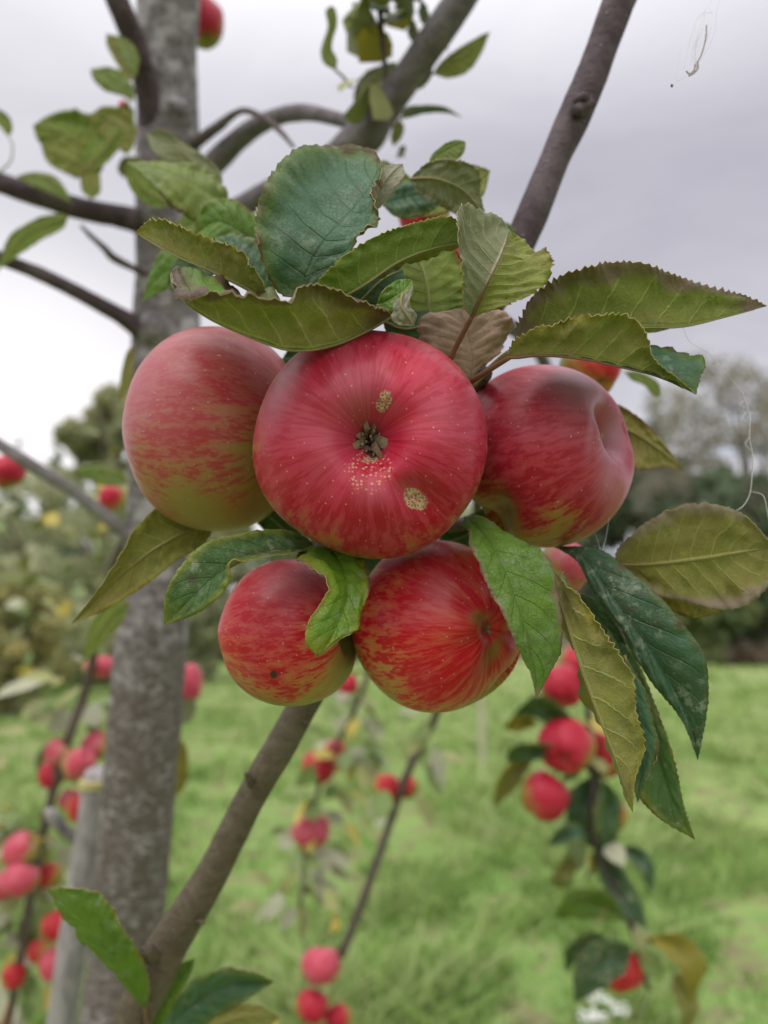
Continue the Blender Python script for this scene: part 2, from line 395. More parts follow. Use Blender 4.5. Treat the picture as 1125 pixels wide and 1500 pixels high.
up = np.stack([0 * hgt, 0 * hgt, hgt], 1)
v0 = base - side; v1 = base + side; v2 = base + lean * .35 + up * .6 + side * .8; v3 = base + lean * .35 + up * .6 - side * .8
v4 = base + lean + up + side * .15; v5 = base + lean + up - side * .15
V = np.stack([v0, v1, v2, v3, v4, v5], 1).reshape(-1, 3); i6 = np.arange(NB)[:, None] * 6
Fc = np.vstack([i6 + np.array([[0, 1, 2, 3]]), i6 + np.array([[3, 2, 4, 5]])])
tn = np.clip(.46 + cl * .55 + cl2 * .35 + (tint_t - .5) * .95 + (np.random.rand(NB) - .5) * .35, 0, 1)
thing('grass', 'rough green meadow grass growing under and beyond the apple tree', 'grass', kind='stuff',
      me=mesh('grass', V, Fc, GRASS, True, attrs={'tint': np.repeat(tn, 6), 'tip': np.tile([0, 0, .6, .6, 1, 1], NB)}))

# ------------------------------------------------------------------ far trees and hedges
def crownmat(name, c0, c1, c2):
    m_, k, b, out = newmat(name); t = k.attr('tint'); c = k.mix(k.ss(t, 0, .5), c0, c1); c = k.mix(k.ss(t, .5, 1), c, c2)
    k.put(b.inputs['Base Color'], c); b.inputs['Roughness'].default_value = .6
    tr = k.new('ShaderNodeBsdfTranslucent'); k.put(tr.inputs[0], c); ms = k.new('ShaderNodeMixShader'); ms.inputs[0].default_value = .45
    k.l.new(b.outputs[0], ms.inputs[1]); k.l.new(tr.outputs[0], ms.inputs[2]); k.l.new(ms.outputs[0], out.inputs[0]); return m_
CM = {'olive': crownmat('olive_leaves', (.24, .26, .14), (.34, .35, .18), (.46, .45, .25)),  # crown colours are lightened to stand in for glare over the distance
      'dusk': crownmat('dark_leaves', (.09, .125, .075), (.135, .18, .10), (.20, .25, .14)),
      'conifer': crownmat('conifer_needles', (.12, .16, .11), (.18, .22, .14), (.25, .29, .18)),
      'green': crownmat('broad_leaves', (.09, .13, .055), (.17, .22, .085), (.27, .31, .13)),
      'pale': crownmat('pale_leaves', (.26, .30, .16), (.40, .42, .24), (.54, .53, .34)),
      'autumn': crownmat('autumn_leaves', (.26, .30, .12), (.38, .38, .17), (.52, .43, .18)),
      'bare': crownmat('sparse_leaves', (.20, .185, .14), (.29, .265, .20), (.38, .35, .27)),
      'brown': crownmat('dry_scrub', (.24, .18, .14), (.38, .30, .23), (.50, .40, .30))}
FARBARK = plain('far_bark', (.14, .11, .085), .9, .3, 3)
def leaf_cloud(centres, radii, n, size, squash=1.):
    w = np.array(radii) ** 2; idx = np.random.choice(len(centres), n, p=w / w.sum())
    dv = np.random.normal(size=(n, 3)); dv /= np.linalg.norm(dv, axis=1, keepdims=True)
    rr = np.array(radii)[idx] * (.55 + .5 * np.random.rand(n)); p = np.array(centres)[idx] + dv * rr[:, None] * np.array([1, 1, squash])
    a = np.random.normal(size=(n, 3)); a /= np.linalg.norm(a, axis=1, keepdims=True)
    b_ = np.cross(a, np.random.normal(size=(n, 3))); b_ /= np.linalg.norm(b_, axis=1, keepdims=True)
    s = size * (.5 + .9 * np.random.rand(n))[:, None]
    V = np.stack([p - a * s, p + b_ * s * .5, p + a * s, p - b_ * s * .5], 1).reshape(-1, 3)
    Fc = np.arange(n * 4).reshape(n, 4)
    ct = np.random.rand(len(centres)); tn = np.clip(ct[idx] * .6 + .4 * np.random.rand(n), 0, 1)
    return V, Fc, np.repeat(tn, 4)
def tree(name, label, cat, px, D, top_py, wpx, kind, n=5000, size=.16, conic=False, base=.15, group=None, branches=7):
    x = (px - CX) / F * D; gpos = Vector((x, D, gz(x, D) if D < 60 else 0))
    elv = math.atan((CY - top_py) / F) + PITCH; H = CAM.z + D * math.tan(elv); R = wpx / F * D * .5
    t = thing(name, label, cat, gpos, group)
    tv = [tube_arrays([Vector((0, 0, -.1)), Vector((.1, 0, H * .4)), Vector((0, .1, H * .9))], [H * .022, H * .014, H * .003], 16, 8, .15)]
    C = []; Rd = []
    if conic:
        for i in range(46):
            f = base + (1 - base) * i / 45; rr = R * (1 - f) * 1.05 + .06 * R; a = i * 2.4
            C.append((math.cos(a) * rr * .55, math.sin(a) * rr * .55, H * f - .05 * H)); Rd.append(rr * .55 + .02 * R)
    else:
        for i in range(60):
            a = random.random() * 6.28; f = random.random() ** .5; zz = random.uniform(base, .95)
            env = math.sin(math.pi * min(1, max(.08, (zz - base * .7) / (1.12 - base * .7)))) ** .6
            p = Vector((math.cos(a) * R * .8 * f * env, math.sin(a) * R * .8 * f * env, H * zz)); C.append(tuple(p)); Rd.append(R * random.uniform(.10, .30) if kind != 'bare' else R * random.uniform(.08, .24))
        C.append((0, 0, H - R * .2)); Rd.append(R * .25)
        for i in range(branches):
            q = Vector(C[(i * 2) % len(C)]); s0 = Vector((0, 0, q.z * .5))
            tv.append(tube_arrays([s0, (s0 + q) / 2 + Vector((0, 0, H * .03)), q], [H * .010, H * .006, H * .002], 10, 6))
    tv = join(tv); link('trunk', mesh('trunk', tv[0], tv[1], FARBARK), t)
    V, Fc, tn = leaf_cloud(C, Rd, n, size, .8)
    link('crown', mesh('crown', V, Fc, CM[kind], False, attrs={'tint': tn}), t)
    return t
g1 = 'far trees beyond the meadow'
tree('conifer_tree', 'dark conifer nearest the left border of the picture beyond the meadow', 'tree', 14, 46, 628, 120, 'conifer', 3600, .3, True, .05, g1)
tree('conifer_tree', 'narrow dark conifer just to the right of the first conifer on the far left', 'tree', 72, 50, 612, 105, 'conifer', 3600, .3, True, .05, g1)
tree('conifer_tree', 'short dark conifer low down between the left conifers and the olive tree', 'tree', 112, 55, 645, 130, 'conifer', 3600, .3, True, .05, g1)
tree('broadleaf_tree', 'tall olive green broadleaf tree directly left of the trunk at the sky line', 'tree', 150, 26, 566, 200, 'olive', 14000, .17, False, .05, g1)
tree('broadleaf_tree', 'pale green bushy tree low behind the grey left branch', 'tree', 60, 17, 680, 300, 'pale', 6500, .10, False, .1, g1)
tree('broadleaf_tree', 'yellowing autumn bush at the foot of the trees on the far left', 'bush', 30, 13, 840, 190, 'autumn', 9000, .09, False, .08, g1)
tree('broadleaf_tree', 'low pale bush seen between the trunk and the lower left apple', 'bush', 300, 21, 735, 210, 'pale', 9000, .14, False, .08, g1)
tree('broadleaf_tree', 'mid green tree hidden mostly behind the apple cluster', 'tree', 480, 42, 760, 260, 'green', 5000, .3, False, .08, g1)
tree('broadleaf_tree', 'pale leafed tree behind the middle of the apple cluster', 'tree', 690, 48, 740, 230, 'pale', 5000, .3, False, .08, g1)
tree('conifer_tree', 'pointed dark green conifer in the gap right of the right hand apple', 'tree', 975, 44, 565, 130, 'green', 7000, .26, True, .05, g1)
tree('bare_tree', 'big grey brown nearly leafless tree rising at the right border of the picture', 'tree', 1105, 34, 535, 420, 'bare', 30000, .10, False, .2, g1, 16)
tree('broadleaf_tree', 'dark green tree filling the gap below the pointed conifer', 'tree', 915, 38, 625, 270, 'dusk', 11000, .26, False, .04, g1)
tree('broadleaf_tree', 'dark green tree below the grey bare tree at the right border', 'tree', 1110, 31, 690, 300, 'dusk', 9000, .22, False, .04, g1)
tree('broadleaf_tree', 'mid green shrub between the two dark trees on the right', 'bush', 1010, 29, 740, 200, 'green', 8000, .18, False, .04, g1)
def hedge(label, px0, px1, D, h, kind, n):
    C = []; Rd = []
    for i in range(70):
        x = (random.uniform(px0, px1) - CX) / F * D; C.append((x, D + random.uniform(-.5, .5), h * random.uniform(.2, .75))); Rd.append(h * random.uniform(.25, .45))
    x0 = C[0][0]; t = thing('hedge', label, 'hedge', (0, 0, 0), None)
    V, Fc, tn = leaf_cloud(C, Rd, n, .14)
    link('foliage', mesh('foliage', V, Fc, CM[kind], False, attrs={'tint': tn}), t); return t
hedge('low strip of brown dry scrub along the far edge of the meadow on the right', 820, 1250, 30, .95, 'brown', 9000)
hedge('long dull green hedge across the far end of the meadow behind the apples', 250, 900, 33, 1.9, 'green', 12000)
hedge('buff and yellow undergrowth along the meadow edge on the left', -120, 260, 19.5, 1.1, 'pale', 8000)

# ------------------------------------------------------------------ bark
def bark(name, dark, mid, pale, sc=1., lent=.5, lichen=.3, low=None):
    m_, k, b, _ = newmat(name); oc = k.obj()
    ring = k.vm('ADD', k.vm('MULTIPLY', oc, (1, 1, 1.9)), k.vm('SCALE', k.noise(oc, 90, 3, out=1), .03))
    a_ = k.noise(ring, 60 * sc, 5, .65); b2 = k.noise(oc, 22 * sc, 4, .6); f_ = k.noise(oc, 400 * sc, 3, .7)
    c = k.mix(k.ss(a_, .35, .65), dark, mid); c = k.mix(k.m('MULTIPLY', k.ss(b2, .5, .64), lichen), c, pale)
    c = k.mix(k.m('MULTIPLY', k.ss(f_, .45, .7), .35), c, tuple(q * .5 for q in dark))
    if low: c = k.mix(k.m('MULTIPLY', k.ss(k.m('ADD', k.sep(oc)[2], k.m('MULTIPLY', b2, .1)), 1.50, 1.36), k.ss(a_, .62, .42)), c, low)
    vo = k.vor(k.vm('MULTIPLY', oc, (1, 1, .8)), 130 * sc); le = k.ss(vo, .13, .05)
    c = k.mix(k.m('MULTIPLY', le, lent), c, tuple(min(1, q * 1.7) for q in pale))
    k.put(b.inputs['Base Color'], c); b.inputs['Roughness'].default_value = .62; b.inputs['Specular IOR Level'].default_value = .25
    h = k.m('ADD', k.m('MULTIPLY', a_, 1.), k.m('ADD', k.m('MULTIPLY', f_, .25), k.m('MULTIPLY', le, .8)))
    k.put(b.inputs['Normal'], k.bump(h, .9, .0020 / sc)); return m_
B_TRUNK = bark('trunk_bark', (.085, .070, .070), (.225, .198, .200), (.42, .395, .41), 2.0, .45, .7, (.095, .074, .064))
B_BR = bark('branch_bark', (.046, .030, .034), (.086, .058, .066), (.22, .18, .19), 1.4, .6, .25)
B_UP = bark('upper_branch_bark', (.095, .080, .086), (.160, .138, .148), (.30, .27, .29), 1.3, .4, .3)
B_LOW = bark('lower_branch_bark', (.085, .064, .044), (.125, .098, .068), (.22, .19, .155), 1.4, .5, .2)
B_GREY = bark('grey_branch_bark', (.15, .13, .135), (.23, .205, .21), (.36, .34, .35), 1., .3, .3)
B_TWIG = bark('twig_bark', (.07, .05, .045), (.12, .09, .08), (.24, .2, .19), 2., .3, .2)

# ------------------------------------------------------------------ the apple tree
def px_r(w, d): return w * .5 / F * d
tr_px = [(254, -260, .655, 84), (250, -100, .66, 88), (245, 30, .67, 92), (247, 160, .68, 92), (245, 300, .69, 92), (246, 440, .695, 98), (238, 600, .70, 96), (232, 750, .705, 94), (226, 900, .71, 96), (208, 1100, .72, 103), (191, 1300, .735, 104), (176, 1450, .745, 98)]
tp = [P(a_, b_, c_) for a_, b_, c_, _ in tr_px]; trd = [px_r(w, d_) for _, _, d_, w in tr_px]
lastd = (tp[-1] - tp[-2]).normalized(); lastd.z = -abs(lastd.z); g_ = tp[-1].copy()
foot = Vector((g_.x + lastd.x * g_.z * .9, g_.y + .03, -.05)); tp += [(tp[-1] + foot) / 2, foot]; trd += [.037, .05]
TREE = thing('apple_tree', 'grey barked apple tree whose lichened trunk crosses the left, carrying the ripe cluster', 'tree', (foot.x, foot.y, 0))
OFF = Matrix.Translation(-TREE.location)
def tpart(name, me, parent=None, label=None, kind=None):
    o = link(name, me, parent or TREE, OFF if parent is None else None, label)
    if kind: o['kind'] = kind
    return o
V, Fc = tube_arrays(tp, trd, 150, 40, .13, 3); tpart('trunk', mesh('trunk', V, Fc, B_TRUNK))
def branch(pts, mat, n=60, k=16, rough=.10, seed=1, label=None, extra=None):
    p3 = [P(a_, b_, c_) for a_, b_, c_, _ in pts]; rd = [px_r(w, c_) for _, _, c_, w in pts]
    arr = [tube_arrays(p3, rd, n, k, rough, seed)] + (extra or [])
    V, Fc = join(arr); return tpart('branch', mesh('branch', V, Fc, mat), None, label)
def spur(a_, b_, r0=.0022, r1=.0014):  return tube_arrays([P(*a_), (P(*a_) + P(*b_)) / 2 + Vector((0, 0, .0006)), P(*b_)], [r0, (r0 + r1) / 2 * 1.15, r1], 8, 8, .2, 2)
# the bearing branch, from the bottom left past the cluster to the top right
FB = branch([(150, 1600, .37, 58), (196, 1490, .365, 56), (240, 1395, .362, 60), (305, 1290, .355, 48), (372, 1160, .345, 46), (440, 1040, .338, 45), (520, 880, .335, 44), (610, 690, .335, 46), (690, 500, .335, 45), (742, 400, .335, 44), (775, 325, .335, 47), (812, 235, .335, 46), (846, 160, .335, 50), (880, 75, .335, 46), (915, -20, .335, 48), (950, -110, .335, 47)],
            B_LOW, 130, 22, .09, 5, 'bearing branch, olive brown below the apples and purplish above',
            [spur((368, 1150, .338), (360, 1133, .330), .0016, .0009), spur((288, 1352, .352), (298, 1352, .345), .0012, .0008), spur((222, 1402, .35), (214, 1392, .338), .0035, .0025),
             spur((845, 150, .33), (858, 143, .322), .0022, .0018), spur((842, 165, .325), (870, 152, .326), .003, .002)])
# upper part carries the darker purplish bark
FB.data.materials.append(B_BR)
for p_ in FB.data.polygons:
    if project(p_.center)[1] < 620: p_.material_index = 1
UB = branch([(730, -90, .47, 48), (668, 10, .48, 46), (612, 90, .50, 43), (562, 160, .52, 46), (530, 202, .53, 58), (470, 250, .56, 44), (380, 288, .60, 34), (300, 345, .65, 34), (250, 430, .69, 40)], B_UP, 80, 18, .12, 8, 'stout mauve branch rising to the upper middle')
UB2 = branch([(545, 195, .53, 26), (500, 176, .55, 20), (440, 165, .58, 24), (385, 180, .61, 26), (330, 222, .64, 32), (270, 290, .68, 34)], B_UP, 60, 14, .12, 9)
UB3 = branch([(430, 215, .55, 5), (408, 190, .56, 9), (385, 172, .57, 9), (355, 162, .58, 9), (320, 185, .62, 14), (280, 215, .67, 18)], B_TWIG, 40, 10, .15, 10)
UB4 = branch([(548, -60, .50, 10), (556, 10, .50, 9), (560, 60, .50, 9), (564, 110, .51, 9), (562, 180, .52, 12)], B_TWIG, 30, 8, .15, 11)
LB1 = branch([(-60, 250, .60, 30), (0, 268, .61, 30), (60, 288, .62, 31), (120, 306, .64, 32), (180, 318, .66, 34), (235, 335, .69, 44)], B_BR, 60, 16, .14, 12)
LB2 = branch([(-60, 350, .60, 20), (0, 378, .61, 20), (60, 402, .62, 20), (120, 432, .64, 22), (180, 465, .66, 26), (232, 500, .69, 42)], B_BR, 60, 14, .14, 13)
LB3 = branch([(150, -60, .60, 34), (176, 10, .61, 34), (200, 70, .63, 32), (212, 120, .65, 34), (228, 190, .67, 44), (240, 260, .69, 46)], B_BR, 60, 14, .12, 14)
LB4 = branch([(-60, 615, .62, 20), (0, 652, .63, 18), (60, 690, .64, 19), (110, 722, .66, 19), (165, 765, .68, 20), (225, 815, .70, 26)], B_GREY, 60, 14, .12, 15, 'pale grey branch low on the left of the trunk')
LB5 = branch([(118, 330, .62, 5), (132, 345, .625, 8), (155, 365, .63, 10), (165, 377, .635, 14), (200, 395, .66, 10), (235, 410, .69, 12)], B_TWIG, 30, 8, .3, 16)
HB_R = branch([(950, 1450, 1.0, 6), (930, 1372, 1.0, 10), (905, 1310, 1.0, 9), (872, 1240, 1.0, 9), (868, 1150, 1.0, 9), (862, 1050, 1.0, 10), (850, 900, .95, 12), (830, 700, .85, 16), (800, 540, .70, 18), (735, 470, .45, 24), (700, 470, .345, 30)], B_TWIG, 80, 10, .12, 17, 'thin drooping shoot hanging below the right hand apple')
HB_M = branch([(500, 1400, 1.3, 13), (540, 1295, 1.3, 12), (575, 1195, 1.3, 12), (598, 1130, 1.28, 12), (640, 1045, 1.25, 12), (690, 900, 1.1, 14), (700, 700, .8, 20), (690, 560, .45, 30), (678, 520, .345, 36)], B_TWIG, 80, 10, .12, 18, 'thin drooping shoot seen in the middle below the apples')
HB_M2 = branch([(440, 1330, 1.6, 6), (450, 1230, 1.6, 6), (478, 1120, 1.6, 7), (520, 1040, 1.58, 8), (548, 960, 1.5, 9), (600, 800, 1.1, 12), (640, 620, .6, 24), (655, 580, .345, 34)], B_TWIG, 60, 8, .12, 19)
HB_L = branch([(10, 1520, 1.25, 9), (30, 1400, 1.25, 13), (58, 1240, 1.25, 13), (92, 1110, 1.22, 14), (128, 1000, 1.2, 14), (142, 930, 1.15, 12), (165, 830, 1.0, 14), (215, 740, .72, 24)], B_TWIG, 70, 10, .12, 20, 'drooping shoot strung with apples at the lower left')
# knots where branches join
kn = [tube_arrays([P(222, 308, .655), P(246, 322, .69)], [.012, .026], 8, 16, .2, 4), tube_arrays([P(214, 478, .66), P(244, 492, .69)], [.010, .030], 8, 16, .3, 5), tube_arrays([P(262, 150, .655), P(256, 175, .67)], [.008, .017], 8, 14, .4, 6)]
for v_, f_ in kn: tpart('branch_collar', mesh('branch_collar', v_, f_, B_TRUNK))
for q_ in ([(560, 800, .335), (500, 808, .322), (455, 800, .312)], [(640, 640, .335), (655, 590, .315), (662, 560, .298)], [(650, 620, .335), (690, 600, .31), (700, 562, .285), (712, 546, .262)], [(590, 730, .335), (640, 770, .322), (700, 762, .31)]):
    v_, f_ = tube_arrays([P(*w_) for w_ in q_], [.0042] + [.0030] * (len(q_) - 2) + [.0024], 30, 10, .35, 9); tpart('spur', mesh('spur', v_, f_, B_TWIG))

# ------------------------------------------------------------------ hero leaves  (x, y in photograph pixels, depth in metres)
NL = [0]
def leaf(parent, label, mid, A, B, seen, **kw):
    NL[0] += 1; kw.setdefault('seed', NL[0])
    return tpart('leaf', leaf_mesh(mid, A, B, seen, **kw), parent, label)
BB = (.10, .04, .035)
# boat shaped leaf over the left and middle apples
leaf(FB, 'boat shaped olive leaf with a dark brown margin lying over the two upper left apples',
     [(575, 462, .238), (500, 500, .228), (430, 512, .219), (365, 492, .213), (300, 462, .212), (258, 428, .214), (250, 398, .220)],
     [(560, 452, .226), (520, 436, .216), (470, 428, .207), (425, 428, .202), (370, 438, .199), (320, 438, .199), (275, 434, .204), (256, 420, .212)],
     [(560, 455, .252), (500, 450, .256), (430, 448, .254), (368, 438, .248), (330, 412, .243), (290, 396, .236), (262, 390, .228)],
     'under', top='green', und='oliveb', brown=1.25, serr=.024, teeth=38, petm=PET, rim=RIM, cup=.10, puck=.06, brcol=(.12, .045, .05))
# big blue-green leaf
leaf(FB, 'large upright blue green leaf at the top of the cluster',
     [(442, 440, .248), (452, 395, .246), (480, 350, .246), (520, 308, .250), (548, 268, .256), (556, 232, .264)],
     [(408, 428, .246), (384, 385, .240), (374, 330, .240), (384, 280, .246), (412, 240, .254), (458, 218, .262), (510, 214, .268), (545, 218, .268)],
     [(472, 418, .246), (510, 378, .240), (538, 340, .238), (550, 305, .242), (550, 280, .248), (560, 250, .256)],
     'top', top='blue', und='grey', brown=.45, teeth=34, serr=.025, cup=-.16, puck=.05)
leaf(FB, 'pale curled leaf tip behind the blue green leaf', [(548, 312, .262), (556, 280, .262), (574, 254, .264), (590, 240, .268)],
     [(543, 290, .262), (545, 268, .264), (560, 245, .268)], [(560, 300, .262), (580, 275, .262), (592, 258, .264)], 'under', top='olive', und='pale', N=30, teeth=14)
leaf(FB, 'long olive leaf reaching left with a yellow brown margin',
     [(396, 440, .244), (355, 418, .240), (300, 392, .238), (250, 370, .240), (198, 340, .245)],
     [(388, 425, .238), (368, 392, .234), (345, 366, .232), (320, 356, .232), (290, 342, .233), (250, 324, .236), (222, 322, .240)],
     [(380, 424, .258), (340, 400, .260), (290, 368, .260), (240, 345, .256)], 'under', top='oliveb', und='oliveb', brown=.35, brcol=(.20, .12, .03), serr=.04, cup=.1)
leaf(FB, 'narrow green leaf sweeping right across the middle of the foliage',
     [(480, 445, .242), (530, 418, .238), (585, 382, .238), (640, 362, .242), (700, 352, .250)],
     [(460, 428, .238), (478, 398, .234), (515, 368, .232), (560, 342, .233), (610, 326, .236), (660, 318, .241)],
     [(520, 428, .252), (580, 398, .254), (640, 375, .256)], 'under', top='green', und='mid', brown=.12, teeth=36, serr=.03)
leaf(FB, 'curled leaf standing upright on a long brown stalk',
     [(690, 466, .240), (702, 440, .237), (718, 408, .234), (735, 372, .236), (746, 336, .242)],
     [(682, 452, .236), (679, 425, .231), (674, 385, .228), (668, 335, .228), (674, 302, .232), (700, 302, .238), (730, 316, .242)],
     [(718, 456, .236), (760, 440, .231), (795, 418, .229), (809, 388, .231), (802, 364, .236), (786, 372, .240), (768, 352, .243)],
     'under', top='green', und='grey', brown=.25, petiole=[(655, 536, .252), (668, 508, .248), (680, 485, .244)], prad=.00085, petm=PETB, cup=.14, wob=.10, puck=.07, undB='olive')
leaf(FB, 'long olive leaf with a mauve brown edge pointing to the right border',
     [(752, 512, .252), (790, 488, .250), (850, 480, .248), (930, 479, .247), (1000, 478, .247), (1062, 464, .248), (1124, 448, .250)],
     [(760, 470, .248), (785, 430, .244), (830, 400, .241), (880, 385, .240), (935, 384, .240), (990, 402, .241), (1045, 421, .244), (1090, 432, .247)],
     [(790, 494, .262), (850, 488, .268), (930, 486, .27), (1000, 478, .268), (1060, 462, .262)],
     'under', top='green', und='olive', brown=1.15, brcol=(.25, .16, .15), petiole=[(690, 566, .262), (722, 535, .258), (740, 520, .254)], teeth=44, serr=.045, cup=.08, puck=.05)
leaf(FB, 'drooping olive leaf with a dark green tip above the right hand apple',
     [(742, 524, .240), (790, 519, .236), (850, 524, .233), (910, 537, .233), (965, 552, .234), (1020, 578, .237)],
     [(752, 500, .236), (790, 478, .230), (815, 476, .228), (850, 464, .226), (890, 460, .225), (928, 468, .226), (948, 492, .227), (958, 520, .229), (985, 548, .232)],
     [(790, 510, .250), (860, 502, .256), (920, 502, .258), (965, 508, .256), (1000, 518, .251), (1028, 536, .245), (1024, 556, .240)],
     'under', top='blue', und='oliveb', brown=.2, petiole=[(684, 562, .256), (712, 545, .248)], prad=.0009, petm=PETB, teeth=36, serr=.035, cup=.08, puck=.07)
leaf(FB, 'dead pinkish tan leaf behind the brown stalk', [(690, 555, .262), (690, 520, .262), (682, 485, .264), (672, 452, .266)],
     [(655, 540, .262), (622, 515, .262), (606, 488, .264), (625, 462, .266)], [(712, 535, .264), (738, 505, .264), (750, 470, .264), (715, 450, .266)],
     'top', top='dead', und='dead', brown=0., serr=.02, teeth=16, rim=RIMB, petm=PETB)
leaf(FB, 'broad mid green leaf behind the dead tan leaf', [(620, 490, .275), (628, 450, .275), (622, 405, .276), (600, 350, .28)],
     [(585, 480, .275), (560, 440, .275), (552, 400, .276), (570, 365, .28)], [(665, 475, .275), (690, 440, .275), (685, 395, .276), (650, 355, .28)], 'under', top='green', und='mid')
leaf(FB, 'small curled green leaf with a silvery fold above the middle apple', [(552, 448, .232), (575, 436, .230), (592, 424, .230), (603, 410, .232)],
     [(558, 430, .230), (575, 414, .230), (590, 408, .231)], [(566, 456, .230), (585, 452, .228), (602, 436, .228), (606, 422, .230)], 'top', top='green', und='pale', N=30, teeth=12, wob=.2)
leaf(FB, None, [(590, 430, .228), (588, 448, .226), (596, 462, .226), (606, 478, .228)], [(580, 440, .228), (574, 458, .228), (580, 474, .228)], [(604, 420, .228), (600, 446, .226), (608, 462, .227)], 'under', top='green', und='pale', N=26, teeth=10, wob=.3)
leaf(FB, 'greyish leaf underside in the upper right of the foliage', [(600, 262, .30), (640, 262, .295), (680, 280, .295), (712, 322, .30)],
     [(625, 240, .295), (660, 233, .29), (700, 248, .292), (704, 280, .296)], [(615, 285, .30), (650, 305, .30), (690, 322, .30)], 'under', top='green', und='grey', brown=.2, wob=.12)
leaf(FB, None, [(560, 300, .31), (590, 290, .31), (625, 285, .31), (650, 290, .315)], [(575, 272, .31), (605, 262, .31), (635, 265, .31)], [(580, 318, .31), (610, 318, .31), (635, 308, .31)], 'top', top='blue', und='grey')
leaf(FB, None, [(628, 240, .31), (645, 226, .31), (665, 214, .31), (682, 208, .31)], [(632, 228, .31), (650, 212, .31), (668, 205, .31)], [(645, 242, .31), (668, 235, .31), (680, 222, .31)], 'top', top='mid', und='olive', N=30)
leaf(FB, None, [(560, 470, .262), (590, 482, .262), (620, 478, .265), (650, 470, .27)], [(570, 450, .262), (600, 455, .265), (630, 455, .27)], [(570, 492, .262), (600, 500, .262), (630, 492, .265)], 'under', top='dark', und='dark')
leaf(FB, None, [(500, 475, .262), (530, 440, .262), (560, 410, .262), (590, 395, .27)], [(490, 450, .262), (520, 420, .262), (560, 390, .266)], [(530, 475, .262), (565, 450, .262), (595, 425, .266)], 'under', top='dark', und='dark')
leaf(FB, 'dark leaf behind the left end of the blue green leaf', [(395, 435, .272), (365, 395, .272), (340, 365, .275), (315, 348, .28)],
     [(372, 435, .272), (340, 400, .272), (318, 372, .275)], [(400, 400, .270), (385, 360, .272), (350, 342, .276)], 'top', top='blue', und='grey')
leaf(FB, None, [(400, 380, .30), (360, 345, .30), (320, 325, .30), (285, 345, .31)], [(375, 385, .30), (340, 365, .30), (305, 355, .30)], [(385, 330, .30), (350, 296, .30), (310, 292, .30), (290, 315, .305)], 'top', top='green', und='mid')
leaf(FB, None, [(335, 300, .37), (290, 275, .36), (240, 250, .36), (185, 238, .37)], [(315, 325, .36), (280, 322, .36), (250, 300, .355), (220, 268, .36)], [(330, 275, .37), (300, 250, .37), (250, 238, .365)], 'top', top='mid', und='grey', brown=.3)
leaf(FB, None, [(325, 285, .40), (295, 250, .40), (255, 215, .40), (215, 195, .41)], [(300, 280, .40), (260, 250, .40), (225, 222, .40)], [(322, 250, .40), (280, 215, .40), (240, 190, .40)], 'under', top='mid', und='grey')
leaf(FB, None, [(300, 375, .37), (265, 385, .36), (230, 410, .36), (208, 442, .36)], [(285, 360, .37), (245, 362, .36), (225, 385, .36)], [(290, 400, .36), (260, 415, .36), (232, 430, .36)], 'top', top='green', und='mid')
leaf(FB, 'small leaf directly behind the olive leaf on the left', [(320, 395, .34), (290, 390, .34), (262, 400, .34), (245, 420, .345)], [(300, 378, .34), (270, 375, .34), (250, 390, .34)], [(305, 410, .34), (280, 418, .34), (255, 428, .34)], 'top', top='dark', und='mid')
leaf(FB, None, [(440, 800, .318), (415, 775, .318), (392, 752, .318), (376, 725, .32)], [(415, 795, .318), (385, 775, .318), (370, 750, .318)], [(440, 770, .318), (422, 745, .318), (400, 728, .318)], 'under', top='dark', und='dark')  # added leaf, dark so the gap beside the left apple reads dark
leaf(FB, None, [(470, 500, .305), (440, 520, .30), (425, 545, .30), (420, 580, .305)], [(450, 500, .30), (420, 515, .30), (408, 545, .30)], [(465, 530, .30), (450, 555, .30), (435, 575, .30)], 'under', top='dark', und='dark')  # dark leaf added to close the bright gap under the boat leaf
leaf(FB, None, [(640, 800, .318), (680, 785, .318), (715, 765, .318), (750, 750, .32)], [(650, 775, .318), (685, 755, .318), (725, 740, .318)], [(670, 815, .318), (705, 810, .318), (740, 785, .318)], 'under', top='dark', und='dark')  # added behind the middle and right apples to keep their gap dark
leaf(FB, None, [(540, 840, .318), (530, 820, .318), (520, 800, .318), (500, 780, .32)], [(520, 845, .318), (505, 825, .318), (495, 800, .318)], [(560, 830, .318), (555, 805, .318), (530, 785, .318)], 'under', top='dark', und='dark')  # added to darken the gap above the two lower apples
# below the apples
leaf(FB, 'yellowish olive leaf pointing down left from under the left apple',
     [(318, 765, .305), (270, 780, .295), (215, 812, .29), (160, 860, .288), (104, 914, .288)],
     [(280, 742, .30), (235, 742, .292), (205, 768, .286), (175, 815, .284), (140, 868, .285)],
     [(300, 795, .30), (258, 822, .293), (212, 858, .289), (160, 890, .287)], 'under', top='oliveb', und='oliveb', brown=.3, brcol=(.22, .11, .03), teeth=34, serr=.03, petm=PET)
leaf(FB, 'dark green leaf with a yellow tip lying over the lower left apple',
     [(470, 812, .262), (425, 806, .252), (375, 812, .246), (325, 838, .240), (285, 872, .238), (240, 916, .238)],
     [(445, 785, .262), (405, 775, .254), (350, 782, .246), (300, 796, .240), (262, 832, .237), (242, 872, .236)],
     [(440, 808, .248), (402, 815, .240), (365, 820, .235), (338, 822, .232), (336, 850, .233), (322, 874, .235), (285, 900, .237)],
     'top', top='mottled', und='pale', brown=.15, brcol=(.25, .20, .03), serr=.03, cup=.05, wob=.08)
